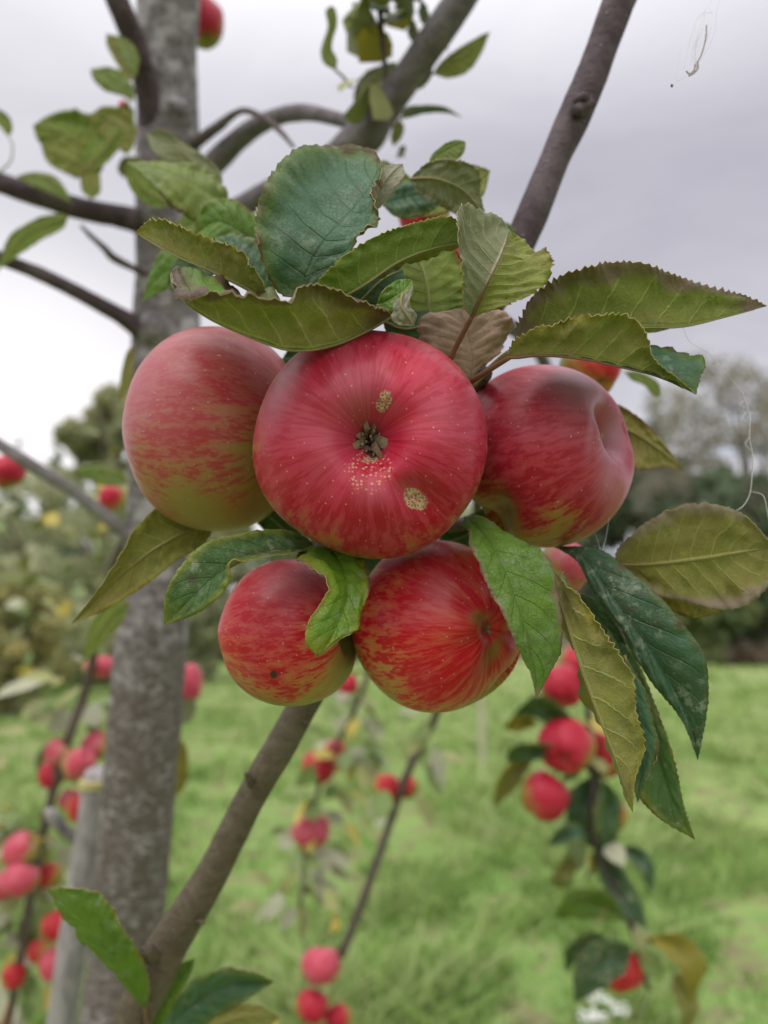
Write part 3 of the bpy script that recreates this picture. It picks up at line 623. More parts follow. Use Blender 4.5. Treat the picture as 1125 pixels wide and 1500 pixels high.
leaf(FB, 'twisted bright yellow green leaf hanging between the two lower apples',
     [(478, 796, .262), (500, 828, .248), (508, 868, .238), (492, 920, .232), (466, 963, .230)],
     [(440, 806, .255), (438, 822, .242), (462, 836, .236), (482, 858, .232), (470, 885, .231), (452, 912, .229), (447, 940, .229)],
     [(518, 802, .262), (536, 832, .250), (541, 862, .241), (530, 896, .236), (524, 922, .233), (496, 938, .231)],
     'top', top='bright', und='pale', serr=.015, cup=.10, wob=.14)
leaf(FB, 'glossy bright green leaf hanging in front of the lower right apple',
     [(682, 758, .262), (710, 785, .246), (738, 830, .236), (760, 890, .232), (778, 955, .231), (786, 1024, .232)],
     [(676, 768, .256), (686, 776, .246), (688, 800, .238), (706, 838, .233), (730, 888, .230), (752, 935, .229), (776, 985, .230)],
     [(706, 756, .258), (742, 780, .248), (782, 800, .241), (806, 820, .238), (815, 860, .236), (823, 920, .236), (820, 958, .235), (802, 992, .233)],
     'top', top='green', und='pale', brown=.6, brcol=(.30, .20, .15), serr=.02, cup=.10, puck=.035, wob=.05)
leaf(FB, 'folded greyish olive leaf hanging point down at the right',
     [(806, 832, .262), (826, 890, .244), (848, 965, .238), (878, 1050, .236), (905, 1120, .235), (927, 1190, .236)],
     [(822, 838, .256), (828, 850, .238), (856, 892, .234), (888, 932, .232), (925, 985, .231), (931, 1040, .231), (945, 1092, .232), (930, 1145, .234)],
     [(808, 870, .262), (830, 930, .262), (855, 1010, .260), (885, 1090, .256), (905, 1140, .248)],
     'under', top='bluedk', und='oliveb', brown=.0, serr=.035, cup=.06, teeth=40, puck=.04)
leaf(FB, 'silvery green leaf edge showing behind the folded olive leaf', [(915, 960, .252), (930, 1030, .250), (942, 1090, .249), (934, 1176, .248)],
     [(905, 990, .254), (915, 1060, .252), (922, 1130, .250)], [(945, 1010, .250), (958, 1060, .248), (966, 1095, .247), (948, 1140, .247)], 'top', top='blue', und='grey', teeth=26, serr=.06)
leaf(FB, 'long mottled leaf with a brown tip hanging lowest at the right',
     [(890, 900, .275), (930, 1010, .265), (962, 1100, .260), (985, 1170, .258), (1018, 1230, .258)],
     [(890, 960, .268), (918, 1080, .262), (935, 1165, .260), (975, 1205, .259)], [(930, 960, .268), (965, 1045, .260), (988, 1110, .257), (1002, 1180, .257)],
     'top', top='mottled', und='olive', brown=.45, teeth=38, serr=.035)
leaf(FB, 'small dark green leaf between the folded leaf and the long blue green one', [(845, 868, .285), (870, 895, .275), (895, 930, .272), (922, 984, .270)],
     [(850, 900, .278), (875, 940, .274), (905, 975, .272)], [(875, 880, .275), (905, 912, .271), (918, 945, .270)], 'top', top='dark', und='mid')
leaf(FB, 'long blue green leaf with a hooked brown tip at the right',
     [(812, 800, .285), (850, 812, .268), (888, 862, .256), (935, 928, .250), (985, 1005, .248), (1012, 1060, .248), (1022, 1114, .250)],
     [(846, 824, .268), (872, 872, .258), (912, 932, .252), (955, 1000, .249), (992, 1045, .248), (1012, 1085, .248)],
     [(880, 806, .264), (925, 838, .254), (965, 872, .247), (1003, 918, .243), (1032, 962, .241), (1038, 1015, .243), (1032, 1066, .246)],
     'top', top='bluedk', und='pale', brown=.35, serr=.02, teeth=40, cup=.10, puck=.06, wob=.06)
leaf(FB, 'broad olive leaf with a yellow lower edge touching the right border',
     [(900, 826, .275), (960, 826, .268), (1030, 818, .264), (1090, 808, .262), (1140, 800, .262)],
     [(905, 805, .272), (935, 775, .264), (985, 748, .258), (1040, 738, .256), (1090, 756, .256), (1125, 790, .258)],
     [(930, 846, .274), (965, 872, .268), (1020, 886, .264), (1075, 892, .262), (1118, 868, .261), (1140, 828, .261)],
     'under', top='yellow', und='oliveb', brown=.8, brcol=(.34, .26, .22), serr=.02, cup=.06, puck=.04)
leaf(FB, None, [(920, 832, .285), (960, 850, .28), (1010, 870, .278), (1060, 896, .278)], [(925, 850, .285), (970, 885, .28), (1010, 905, .278)], [(950, 830, .28), (1000, 850, .278), (1040, 875, .278)], 'top', top='yellow', und='yellow', brown=.3)
leaf(FB, 'leaf with a reddish point behind the right hand apple', [(880, 620, .325), (925, 632, .32), (960, 655, .318), (1003, 690, .318)],
     [(900, 592, .322), (935, 610, .318), (965, 640, .317)], [(900, 660, .325), (930, 688, .32), (968, 684, .318)], 'under', top='olive', und='oliveb', brown=.6, brcol=(.25, .11, .10))
leaf(FB, None, [(915, 545, .42), (940, 552, .42), (955, 565, .42), (968, 580, .42)], [(930, 544, .42), (950, 550, .42), (965, 562, .42)], [(925, 556, .42), (945, 566, .42), (958, 580, .42)], 'top', top='mid', und='olive', N=26)
leaf(FB, 'green leaf with a reddish margin at the bottom left',
     [(214, 1480, .352), (190, 1440, .338), (150, 1385, .328), (112, 1340, .325), (68, 1303, .328)],
     [(219, 1440, .345), (204, 1395, .332), (175, 1345, .324), (138, 1308, .320), (100, 1298, .322)],
     [(195, 1462, .348), (160, 1418, .340), (118, 1372, .334), (88, 1328, .330)], 'top', top='green', und='olive', brown=.22, brcol=(.20, .11, .04), petiole=[(216, 1530, .36), (214, 1500, .356)], petm=PETB)
leaf(FB, 'pale blurred leaf at the bottom beside the bearing branch', [(230, 1540, .40), (270, 1480, .40), (330, 1445, .40), (402, 1438, .41)], [(240, 1490, .40), (275, 1445, .395), (330, 1418, .395), (375, 1425, .40)],
     [(265, 1520, .40), (320, 1490, .40), (365, 1462, .40)], 'top', top='blue', und='grey', brown=.3)
leaf(FB, None, [(215, 1515, .37), (240, 1470, .37), (262, 1430, .37), (285, 1404, .37)], [(222, 1485, .37), (242, 1440, .37), (265, 1412, .37)], [(238, 1500, .37), (262, 1455, .37), (280, 1425, .37)], 'top', top='green', und='olive', N=30)
leaf(FB, None, [(240, 1560, .42), (300, 1510, .42), (360, 1488, .42), (410, 1490, .42)], [(260, 1510, .42), (310, 1482, .42), (370, 1472, .42)], [(280, 1550, .42), (340, 1520, .42), (390, 1505, .42)], 'under', top='yellow', und='oliveb')
# upper, further leaves
leaf(UB, 'S shaped green leaf high up against the sky', [(492, 104, .50), (478, 80, .50), (484, 45, .50), (486, 8, .50)], [(474, 92, .50), (470, 72, .50), (480, 40, .50), (477, 15, .50)], [(494, 88, .50), (486, 68, .50), (494, 35, .50), (492, 15, .50)], 'under', top='mid', und='mid', petiole=[(515, 128, .51), (502, 112, .505)], N=34)
leaf(UB, 'pointed leaf against the sky right of the stout mauve branch', [(634, 108, .50), (660, 96, .50), (688, 74, .50), (718, 46, .50)], [(645, 92, .50), (672, 70, .50), (700, 54, .50)], [(655, 114, .50), (684, 106, .50), (705, 78, .50)], 'under', top='mid', und='olive', petiole=[(612, 130, .51), (626, 112, .505)], N=34)
leaf(UB, None, [(585, 175, .50), (610, 160, .50), (640, 158, .50), (678, 172, .50)], [(595, 158, .50), (620, 154, .50), (650, 156, .50)], [(600, 172, .50), (625, 166, .50), (655, 166, .50)], 'under', top='dark', und='dark', N=30, petiole=[(576, 188, .51)])
leaf(UB, None, [(522, 162, .55), (535, 130, .55), (552, 108, .55), (580, 90, .55)], [(518, 140, .55), (528, 112, .55), (550, 98, .55)], [(545, 150, .55), (565, 130, .55), (580, 108, .55)], 'under', top='mid', und='grey', N=30)
leaf(UB, None, [(585, 175, .55), (582, 195, .55), (576, 215, .55)], [(578, 185, .55), (572, 200, .55)], [(592, 185, .55), (588, 202, .55)], 'under', top='mid', und='olive', N=26)
leaf(UB, None, [(612, 130, .51), (625, 115, .51), (634, 98, .51)], [(612, 112, .51), (624, 100, .51)], [(620, 128, .51), (632, 112, .51)], 'under', top='mid', und='olive', N=26)
leaf(UB, None, [(650, 300, .36), (670, 278, .36), (690, 258, .36), (712, 245, .36)], [(660, 280, .36), (680, 262, .36)], [(670, 296, .36), (690, 275, .36)], 'under', top='olive', und='grey', N=26)
for (x_, y_, w_, h_, a_, lk) in [(528, 12, 34, 22, 40, 'mid'), (560, 6, 30, 24, 120, 'dark'), (588, 12, 34, 30, 80, 'oliveb'), (620, 18, 26, 30, 100, 'dark'), (512, 30, 16, 24, 70, 'mid'), (605, 45, 12, 26, 95, 'grey'), (536, 150, 24, 10, 10, 'olive'), (588, 222, 14, 16, 60, 'mid'), (570, 262, 18, 14, 130, 'grey')]:
    ca, sa = math.cos(math.radians(a_)), math.sin(math.radians(a_)); L_ = max(w_, h_) * .9; w2 = L_ * .28
    f = lambda u, v: (x_ + u * L_ * ca - v * w2 * sa, y_ - u * L_ * sa - v * w2 * ca, .52 + .01 * v)
    leaf(UB4, None, [f(-.8, 0), f(0, .1), f(.8, 0)], [f(-.3, 1), f(.3, .9)], [f(-.3, -1), f(.3, -.9)], 'under', top='mid', und=lk, N=24, M=6, teeth=12)
leaf(FB, None, [(420, 420, .30), (385, 400, .30), (355, 372, .30), (330, 330, .31)], [(395, 425, .30), (360, 405, .30), (332, 370, .305)], [(420, 390, .30), (395, 355, .30), (360, 325, .305)], 'under', top='green', und='mid')
leaf(FB, None, [(600, 300, .335), (640, 285, .33), (685, 275, .33), (718, 250, .335)], [(615, 272, .33), (650, 250, .33), (690, 240, .33)], [(620, 318, .33), (665, 308, .33), (705, 290, .33)], 'under', top='mid', und='olive', brown=.4)
leaf(FB, None, [(690, 350, .33), (720, 345, .33), (750, 355, .33), (778, 378, .33)], [(705, 325, .33), (740, 325, .33), (768, 350, .33)], [(700, 370, .33), (730, 372, .33), (758, 380, .33)], 'top', top='blue', und='grey')
leaf(FB, None, [(550, 250, .37), (575, 262, .365), (600, 285, .36), (612, 320, .36)], [(560, 235, .365), (590, 250, .36), (615, 280, .36)], [(548, 270, .365), (572, 290, .36), (592, 318, .36)], 'top', top='mid', und='olive')
leaf(UB3, None, [(345, 330, .45), (312, 322, .45), (278, 330, .45), (250, 352, .45)], [(320, 305, .45), (285, 305, .45), (258, 328, .45)], [(325, 345, .45), (292, 350, .45), (266, 358, .45)], 'top', top='mid', und='olive')
leaf(UB3, None, [(250, 300, .50), (222, 285, .50), (200, 262, .50), (188, 232, .50)], [(230, 305, .50), (200, 288, .50), (184, 258, .50)], [(250, 278, .50), (230, 255, .50), (205, 236, .50)], 'under', top='mid', und='mid')
leaf(LB1, None, [(150, 250, .61), (120, 240, .61), (85, 225, .61), (60, 215, .61)], [(130, 262, .61), (98, 255, .61), (70, 238, .61)], [(150, 225, .61), (112, 205, .61), (78, 200, .61)], 'under', top='mid', und='olive')
leaf(LB1, None, [(196, 215, .60), (180, 190, .60), (160, 175, .60), (128, 170, .60)], [(185, 225, .60), (160, 205, .60), (140, 190, .60)], [(200, 190, .60), (185, 165, .60), (155, 155, .60)], 'under', top='mid', und='oliveb')
leaf(LB3, None, [(200, 110, .60), (190, 80, .60), (178, 60, .60), (165, 50, .60)], [(185, 100, .60), (172, 75, .60)], [(204, 85, .60), (192, 62, .60)], 'top', top='mid', und='olive', N=26)
# left, on the upper left branches
leaf(LB1, 'broad light green leaf in the upper left above the branch', [(112, 262, .62), (112, 225, .62), (95, 195, .62), (48, 184, .62)], [(92, 250, .62), (72, 225, .62), (55, 205, .62)], [(140, 235, .62), (150, 195, .62), (125, 165, .62), (78, 165, .62)], 'under', top='mid', und='mid')
leaf(LB1, None, [(120, 255, .60), (150, 225, .60), (175, 190, .60), (196, 158, .61)], [(115, 225, .60), (130, 190, .60), (158, 160, .60)], [(148, 245, .60), (178, 215, .60), (196, 185, .60)], 'under', top='mid', und='mid')
leaf(LB1, None, [(134, 292, .60), (132, 270, .60), (130, 250, .60), (134, 232, .60)], [(120, 280, .60), (118, 260, .60), (124, 240, .60)], [(147, 282, .60), (147, 262, .60), (142, 242, .60)], 'under', top='dark', und='olive', N=30)
leaf(LB1, None, [(104, 298, .60), (80, 275, .60), (55, 264, .60), (24, 258, .60)], [(85, 288, .60), (60, 278, .60), (38, 268, .60)], [(98, 280, .60), (80, 258, .60), (50, 252, .60)], 'top', top='mid', und='grey', N=30)
leaf(LB3, 'light green leaves near the top left beside the trunk', [(196, 150, .60), (175, 128, .60), (155, 112, .60), (132, 102, .60)], [(178, 140, .60), (150, 130, .60), (136, 115, .60)], [(196, 130, .60), (178, 105, .60), (155, 98, .60)], 'top', top='mid', und='olive', N=30)
leaf(LB3, None, [(196, 120, .60), (182, 95, .60), (168, 70, .60), (156, 48, .60)], [(184, 112, .60), (166, 85, .60), (156, 65, .60)], [(198, 95, .60), (188, 72, .60), (170, 56, .60)], 'under', top='mid', und='oliveb', N=30)
leaf(LB3, 'small curled leaf against the left side of the trunk', [(212, 242, .62), (192, 236, .62), (178, 245, .62), (182, 262, .62)], [(200, 230, .62), (180, 232, .62), (172, 248, .62)], [(205, 248, .62), (192, 246, .62), (186, 252, .62)], 'under', top='olive', und='oliveb', N=26)
leaf(LB2, 'green leaf hanging over the second left branch', [(100, 318, .60), (70, 328, .60), (35, 345, .60), (-6, 398, .60)], [(85, 312, .60), (50, 322, .60), (15, 345, .60)], [(92, 335, .60), (60, 352, .60), (32, 372, .60), (12, 385, .60)], 'under', top='mid', und='mid', N=40)
leaf(LB1, 'leaf cut by the left border at the top', [(12, 200, .60), (16, 185, .60), (5, 168, .60), (-20, 155, .60)], [(5, 192, .60), (-4, 180, .60), (-15, 170, .60)], [(18, 190, .60), (14, 172, .60), (-2, 160, .60)], 'under', top='mid', und='mid', petiole=[(0, 252, .605), (16, 235, .60), (18, 212, .60)], prad=.0006, N=26)
leaf(LB4, 'olive leaf edge between the trunk and the left apple', [(196, 505, .5), (186, 530, .5), (184, 560, .5), (176, 585, .5)], [(186, 515, .5), (178, 545, .5), (174, 570, .5)], [(196, 530, .5), (192, 560, .5), (184, 582, .5)], 'under', top='olive', und='oliveb', N=30)
leaf(LB4, None, [(190, 705, .66), (160, 700, .66), (130, 688, .66), (105, 690, .67)], [(170, 712, .66), (140, 708, .66)], [(175, 690, .66), (140, 680, .66)], 'top', top='mid', und='olive', N=26)
leaf(LB4, None, [(190, 880, .62), (160, 905, .62), (135, 940, .62), (118, 975, .62)], [(165, 880, .62), (135, 910, .62)], [(180, 910, .62), (150, 945, .62)], 'under', top='mid', und='mid', N=30)
leaf(HB_M2, 'yellowing leaf showing past the right side of the trunk', [(262, 1080, .80), (268, 1110, .80), (266, 1145, .80), (256, 1170, .80)], [(255, 1095, .80), (252, 1120, .80), (252, 1150, .80)], [(272, 1092, .80), (276, 1120, .80), (272, 1148, .80)], 'top', top='yellow', und='olive', N=30)
leaf(HB_M2, None, [(278, 1020, .82), (272, 1040, .82), (266, 1062, .82)], [(268, 1028, .82), (262, 1048, .82)], [(288, 1032, .82), (280, 1055, .82)], 'under', top='green', und='grey', N=26)
# right hanging shoot (about one metre away)
HL = [([(880, 1130), (862, 1160), (850, 1190), (868, 1245)], 22, 'bluedk', 'dark'), ([(852, 1075), (815, 1050), (785, 1035), (748, 1050)], 17, 'dark', 'mid'), ([(835, 1095), (790, 1100), (755, 1105), (740, 1115)], 12, 'dark', 'mid'),
      ([(785, 1105), (760, 1125), (740, 1150), (722, 1185)], 14, 'oliveb', 'oliveb'), ([(790, 1060), (770, 1058), (752, 1062), (735, 1068)], 10, 'yellow', 'olive'), ([(885, 1140), (892, 1175), (888, 1215), (890, 1250)], 18, 'dark', 'olive'),
      ([(870, 1235), (895, 1280), (925, 1330), (948, 1360)], 17, 'bluedk', 'grey'), ([(905, 1240), (930, 1250), (948, 1275), (955, 1310)], 12, 'bluedk', 'mid'), ([(918, 1350), (880, 1325), (845, 1325), (808, 1345)], 22, 'green', 'grey'),
      ([(905, 1385), (870, 1380), (840, 1395), (828, 1425)], 14, 'bluedk', 'mid'), ([(925, 1385), (900, 1400), (865, 1425), (842, 1470)], 30, 'bluedk', 'pale'), ([(948, 1372), (990, 1385), (1015, 1420), (1008, 1475)], 20, 'yellow', 'oliveb'),
      ([(985, 1420), (1000, 1450), (1010, 1480), (1005, 1520)], 14, 'oliveb', 'oliveb'), ([(838, 1250), (830, 1270), (820, 1290), (812, 1300)], 15, 'olive', 'pale'), ([(800, 1240), (825, 1225), (845, 1220), (865, 1225)], 14, 'blue', 'grey'), ([(890, 1290), (880, 1260), (892, 1225), (900, 1205)], 12, 'dark', 'mid')]
def simple(parent, pts, hw, d, lk, un, seen='top', label=None, lean=.012, **kw):
    p = np.array(pts, float); mid = [(*q, d + lean * (i % 2)) for i, q in enumerate(p)]; A = []; B = []
    for i in range(1, len(p) - 1):
        t = p[i + 1] - p[i - 1]; t /= np.linalg.norm(t); nn = np.array([-t[1], t[0]]); s_ = 1.0 if len(p) < 5 else 1
        A.append((*(p[i] + nn * hw * s_), d - lean)); B.append((*(p[i] - nn * hw * s_), d + lean * .5))
    return leaf(parent, label, mid, A, B, seen, top=lk, und=un, N=24, M=5, teeth=18, prad=.0008, brown=.15, **kw)
for i, (pts, hw, lk, un) in enumerate(HL):
    simple(HB_R, pts, hw, 1.0 - .02 * (i % 3) if i != 10 else .93, lk, un, 'top', 'yellow leaf with brown spots at the foot of the drooping shoot' if i == 11 else None)

# small distant leaves on the drooping shoots: individuals first, then one mass
def gen_leaf(center, L_, w, dir_, nrm):
    dir_ = dir_.normalized(); sd_ = dir_.cross(nrm).normalized(); n_ = sd_.cross(dir_)
    st = [(0, .0, 0), (.15, .55, .02), (.4, 1, .0), (.7, .75, -.06), (1, 0, -.16)]; V = []; Fc = []
    for s_, ww, zz in st:
        c_ = center + dir_ * L_ * s_ + n_ * zz * L_
        V += [c_ - sd_ * w * ww + n_ * .12 * w * ww, c_, c_ + sd_ * w * ww + n_ * .12 * w * ww]
    for i in range(4): b0 = i * 3; Fc += [(b0, b0 + 1, b0 + 4, b0 + 3), (b0 + 1, b0 + 2, b0 + 5, b0 + 4)]
    return V, Fc
SM = [plain('small_leaf_green', (.15, .21, .06), .5, .4, 40), plain('small_leaf_pale', (.30, .30, .20), .6, .3, 40), plain('small_leaf_olive', (.23, .24, .08), .5, .4, 40), plain('small_leaf_yellow', (.40, .32, .06), .5, .4, 40)]
def spray(parent, pts, n, seed, Lr=(.045, .075), pale=.4, spread=.06):
    rnd = random.Random(seed); c_ = cr([P(*q) for q in pts], 60); Vs = []; Fs = []; mi = []
    for i in range(n):
        p = Vector(c_[rnd.randrange(60)]); d_ = Vector((rnd.uniform(-1, 1), rnd.uniform(-1, 1), rnd.uniform(-1.1, .3)))
        p = p + d_.normalized() * rnd.uniform(0, spread)
        v, f_ = gen_leaf(p, rnd.uniform(*Lr), rnd.uniform(.012, .02), d_, Vector((rnd.uniform(-1, 1), rnd.uniform(-1, .2), rnd.uniform(.2, 1))))
        o_ = len(Vs); Vs += v; Fs += [tuple(a_ + o_ for a_ in q) for q in f_]
        m0 = 1 if rnd.random() < pale else rnd.choice([0, 0, 2, 2, 3]); mi += [m0] * len(f_)
    return tpart('foliage', mesh('foliage', Vs, Fs, SM, True, mi), parent, None, 'stuff')
spray(HB_M2, [(440, 1330, 1.6), (450, 1230, 1.6), (480, 1120, 1.6), (530, 1040, 1.6), (500, 990, 1.6)], 95, 1, pale=.4, spread=.09)
spray(HB_M, [(640, 1040, 1.25), (600, 1120, 1.3), (570, 1150, 1.3), (470, 1440, 1.35), (430, 1500, 1.35)], 22, 2, pale=.4, spread=.05)
spray(HB_R, [(930, 1380, 1.0), (900, 1300, 1.0), (872, 1230, 1.0), (865, 1120, 1.0), (850, 1040, 1.0)], 26, 12, (.03, .05), .15, .045)
spray(UB4, [(540, -20, .52), (560, 10, .50), (600, 0, .5), (570, 60, .5), (560, 130, .51)], 20, 13, (.018, .03), .1, .022)
spray(HB_L, [(0, 1500, 1.3), (30, 1380, 1.3), (60, 1240, 1.3), (95, 1100, 1.3), (135, 980, 1.25)], 120, 3, pale=.35, spread=.11)
spray(HB_L, [(-30, 1150, 1.8), (20, 1250, 1.8), (80, 1350, 1.7), (30, 1480, 1.7), (100, 1500, 1.7)], 90, 6, pale=.3, spread=.16)
spray(LB4, [(0, 690, 1.6), (50, 760, 1.6), (120, 700, 1.6), (150, 800, 1.6), (170, 650, 1.6)], 40, 4, (.03, .055), .08, .14)
spray(LB4, [(-20, 860, 1.9), (60, 900, 1.9), (120, 860, 1.9), (140, 960, 1.9)], 30, 5, (.03, .055), .1, .16)

# ------------------------------------------------------------------ apples
def skin_mat(name, seed, green=(.25, .235, .045), blush=(.42, .030, .040), deep=(.30, .006, .016), cover=.5, orange=(.42, .15, .045), bloom=.16, streak=1., k_str=8.5):
    m_, k, b, _ = newmat(name); oc = k.vm('ADD', k.obj(), (seed * .31, seed * .17, seed * .05)); st = k.attr('streak', 'Vector')
    s1 = k.noise(k.vm('ADD', st, (seed, 0, 0)), k_str, 4, .62, dist=.25); s2 = k.noise(k.vm('ADD', st, (seed, 3, 0)), k_str * 3.2, 4, .6, dist=.2); s3 = k.noise(oc, 38, 4, .6)
    bl = k.attr('blush')
    cov = k.m('ADD', bl, k.m('ADD', k.m('MULTIPLY', k.m('SUBTRACT', s3, .5), .9), k.m('MULTIPLY', k.m('SUBTRACT', s1, .5), .8 * streak)))
    c = k.mix(k.ss(cov, -.25 + (1 - cover) * .5, .45 + (1 - cover) * .5), green, orange)
    c = k.mix(k.ss(cov, .05 + (1 - cover) * .6, .55 + (1 - cover) * .6), c, blush)
    sk = k.m('ADD', k.m('MULTIPLY', s1, .55), k.m('MULTIPLY', s2, .45))
    dm = k.m('MULTIPLY', k.ss(sk, .46, .56), k.ss(cov, -.28 + (1 - cover) * .5, .30 + (1 - cover) * .5))
    c = k.mix(k.m('MULTIPLY', dm, .85 * streak), c, deep)
    lg = k.m('MULTIPLY', k.ss(sk, .49, .36), .30 * streak); c = k.mix(lg, c, tuple(.6 * a_ + .4 * b_ for a_, b_ in zip(orange, blush)))
    # waxy bloom lying unevenly on the skin, plus highlights painted into the colour
    bm = k.m('MULTIPLY', k.ss(k.noise(oc, 55, 5, .65), .42, .72), bloom); bm = k.m('ADD', bm, k.m('MULTIPLY', k.attr('bloom'), .55)); c = k.mix(bm, c, (.48, .27, .33))
    # lenticels
    vo = k.new('ShaderNodeTexVoronoi'); k.put(vo.inputs['Vector'], oc); vo.inputs['Scale'].default_value = 520
    pick = k.ss(k.sep(vo.outputs['Color'])[0], .55, .8)
    ld = k.m('MULTIPLY', k.m('MULTIPLY', k.ss(vo.outputs['Distance'], .20, .08), pick), .5); c = k.mix(ld, c, (.62, .42, .30))
    # russet
    ru = k.attr('russet'); rn = k.noise(oc, 420, 4, .7)
    cell = k.vor(oc, 950, 'DISTANCE_TO_EDGE', 1)
    rm = k.ss(k.m('ADD', ru, k.m('MULTIPLY', k.m('SUBTRACT', rn, .5), .7)), .42, .60)
    rc = k.mix(k.ss(cell, .03, .22), (.55, .40, .24), (.26, .13, .07)); rc = k.mix(k.ss(rn, .3, .6), (.20, .10, .055), rc)
    c = k.mix(k.m('MULTIPLY', rm, .9), c, rc)
    dots = k.m('MULTIPLY', k.ss(k.attr('dotted'), .3, .6), k.ss(k.vor(oc, 760, 'F1', .6), .42, .26)); c = k.mix(k.m('MULTIPLY', dots, .62), c, (.60, .36, .22))
    c = k.mix(k.m('MULTIPLY', k.ss(k.attr('green'), .1, .9), .85), c, tuple(.6 * q for q in green))
    c = k.mix(k.ss(k.attr('scar'), .3, .6), c, (.05, .025, .015))  # near-black brown: middle of the calyx basin, and a small speck
    k.put(b.inputs['Base Color'], c)
    k.put(b.inputs['Roughness'], k.m('ADD', k.m('MULTIPLY', k.m('ADD', rm, dots), .3), k.m('ADD', .27, k.m('MULTIPLY', s3, .16))))
    b.inputs['Specular IOR Level'].default_value = .24
    b.inputs['Sheen Weight'].default_value = .02; b.inputs['Sheen Roughness'].default_value = .45; b.inputs['Sheen Tint'].default_value = (1, .86, .9, 1)
    b.inputs['Subsurface Weight'].default_value = .06; b.inputs['Subsurface Radius'].default_value = (.004, .0015, .001); b.inputs['Subsurface Scale'].default_value = 1.
    h = k.m('ADD', k.m('MULTIPLY', s3, .5), k.m('ADD', k.m('MULTIPLY', ld, .25), k.m('MULTIPLY', k.m('MULTIPLY', rm, k.m('ADD', rn, cell)), 1.2)))
    h = k.m('ADD', h, k.m('MULTIPLY', dots, .6))
    k.put(b.inputs['Normal'], k.bump(h, .5, .00035)); return m_

def apple_body(R, H, mat, nu=96, nv=64, basin=.30, bw=.30, cav=.42, cw=.26, lobes=.02, seed=0, blush_dir=(0, -1, .5), blush_k=.6, world=None, dents=(), patches=(), taper=.08, warp=.03, sq=(1, 1)):
    """calyx basin at +Z, stalk cavity at -Z.  world: the apple's matrix, for marks given in photograph pixels."""
    V = []; st = []; bl = []; gr = []; bd = Vector(blush_dir).normalized(); blm = []
    ph0 = seed * 1.3
    for i in range(nv + 1):
        phi = math.pi * i / nv; phi += .12 * math.sin(2 * phi) * -1
        rho = math.sin(phi); z0 = math.cos(phi)
        rho_ = abs(rho) ** .86
        for j in range(nu):
            a_ = 2 * math.pi * j / nu; lb = 1 + lobes * math.cos(5 * a_ + ph0) * (.3 + .7 * max(z0, 0)) + lobes * .8 * math.cos(2 * a_ + ph0 * 2)
            rr = R * rho_ * lb * (1 - taper * z0)
            z = H * z0
            q = rho_
            if z0 > 0: z -= basin * H * math.exp(-(q / bw) ** 2) ; z += lobes * 1.3 * H * math.cos(5 * a_ + ph0) * math.exp(-((q - .42) / .2) ** 2)
            else: z += cav * H * math.exp(-(q / cw) ** 2)
            dv = Vector((math.cos(a_) * rho, math.sin(a_) * rho, z0))
            w_ = 1 + warp * noise.noise(dv * 1.3 + Vector((seed * 5., 0, 0)))
            V.append([math.cos(a_) * rr * w_, math.sin(a_) * rr * w_, z * w_])
            st.append((math.cos(a_), math.sin(a_), z0 * .34)); d_ = dv.normalized()
            bl.append(blush_k * (d_.dot(bd)) + .25 * noise.noise(dv * 1.7 + Vector((0, seed * 4., 0))))
            gr.append(math.exp(-(q / (cw * 1.25)) ** 2) if z0 < 0 else .55 * math.exp(-(q / .09) ** 2)); blm.append(0.)
    V = np.array(V) * np.array([sq[0], sq[1], 1.]); nV = len(V); ru = np.zeros(nV); dt = np.zeros(nV); sc_ = np.zeros(nV); blm = np.array(blm); gr = np.array(gr)
    if world is not None and (dents or patches):
        Wm = np.array(world.to_3x4() if hasattr(world, 'to_3x4') else world)[:3]; wv = V @ Wm[:, :3].T + Wm[:, 3]
        cpos = np.array(world.translation)
        rel = wv - np.array(CAM); dz = rel @ np.array(FWD); sx = CX + F * (rel @ np.array(RIGHT)) / dz; sy = CY - F * (rel @ np.array(UP)) / dz
        vd = (np.array(CAM) - cpos); vd /= np.linalg.norm(vd); nrm = wv - cpos; facing = (nrm @ vd) > -.002
        def g_(px, py, rx, ry, rot):
            c0, s0 = math.cos(math.radians(rot)), math.sin(math.radians(rot)); dx = sx - px; dy = sy - py
            e = ((dx * c0 + dy * s0) / rx) ** 2 + ((-dx * s0 + dy * c0) / ry) ** 2
            return np.where(facing, np.exp(-e), 0)
        for kind, px, py, rx, ry, rot, amt in patches:
            v = g_(px, py, rx, ry, rot) * amt
            if kind == 'russet': ru = np.maximum(ru, v)
            elif kind == 'dots': dt = np.maximum(dt, v)
            elif kind == 'scar': sc_ = np.maximum(sc_, v)
            elif kind == 'bloom': blm = np.maximum(blm, v)  # pale wax and painted highlights, both put into the skin colour
            elif kind == 'green': gr = np.maximum(gr, v)
        for px, py, rx, ry, rot, depth in dents:
            v = g_(px, py, rx, ry, rot)[:, None] * depth
            dirn = -(V / np.maximum(np.linalg.norm(V, axis=1, keepdims=True), 1e-9)); V = V + dirn * v
    Fc = np.array([(i * nu + j, (i + 1) * nu + j, (i + 1) * nu + (j + 1) % nu, i * nu + (j + 1) % nu) for i in range(nv) for j in range(nu)])
    return mesh('apple_skin', V, Fc, mat, attrs={'streak': st, 'blush': bl, 'russet': ru, 'dotted': dt, 'green': gr, 'scar': sc_, 'bloom': blm})
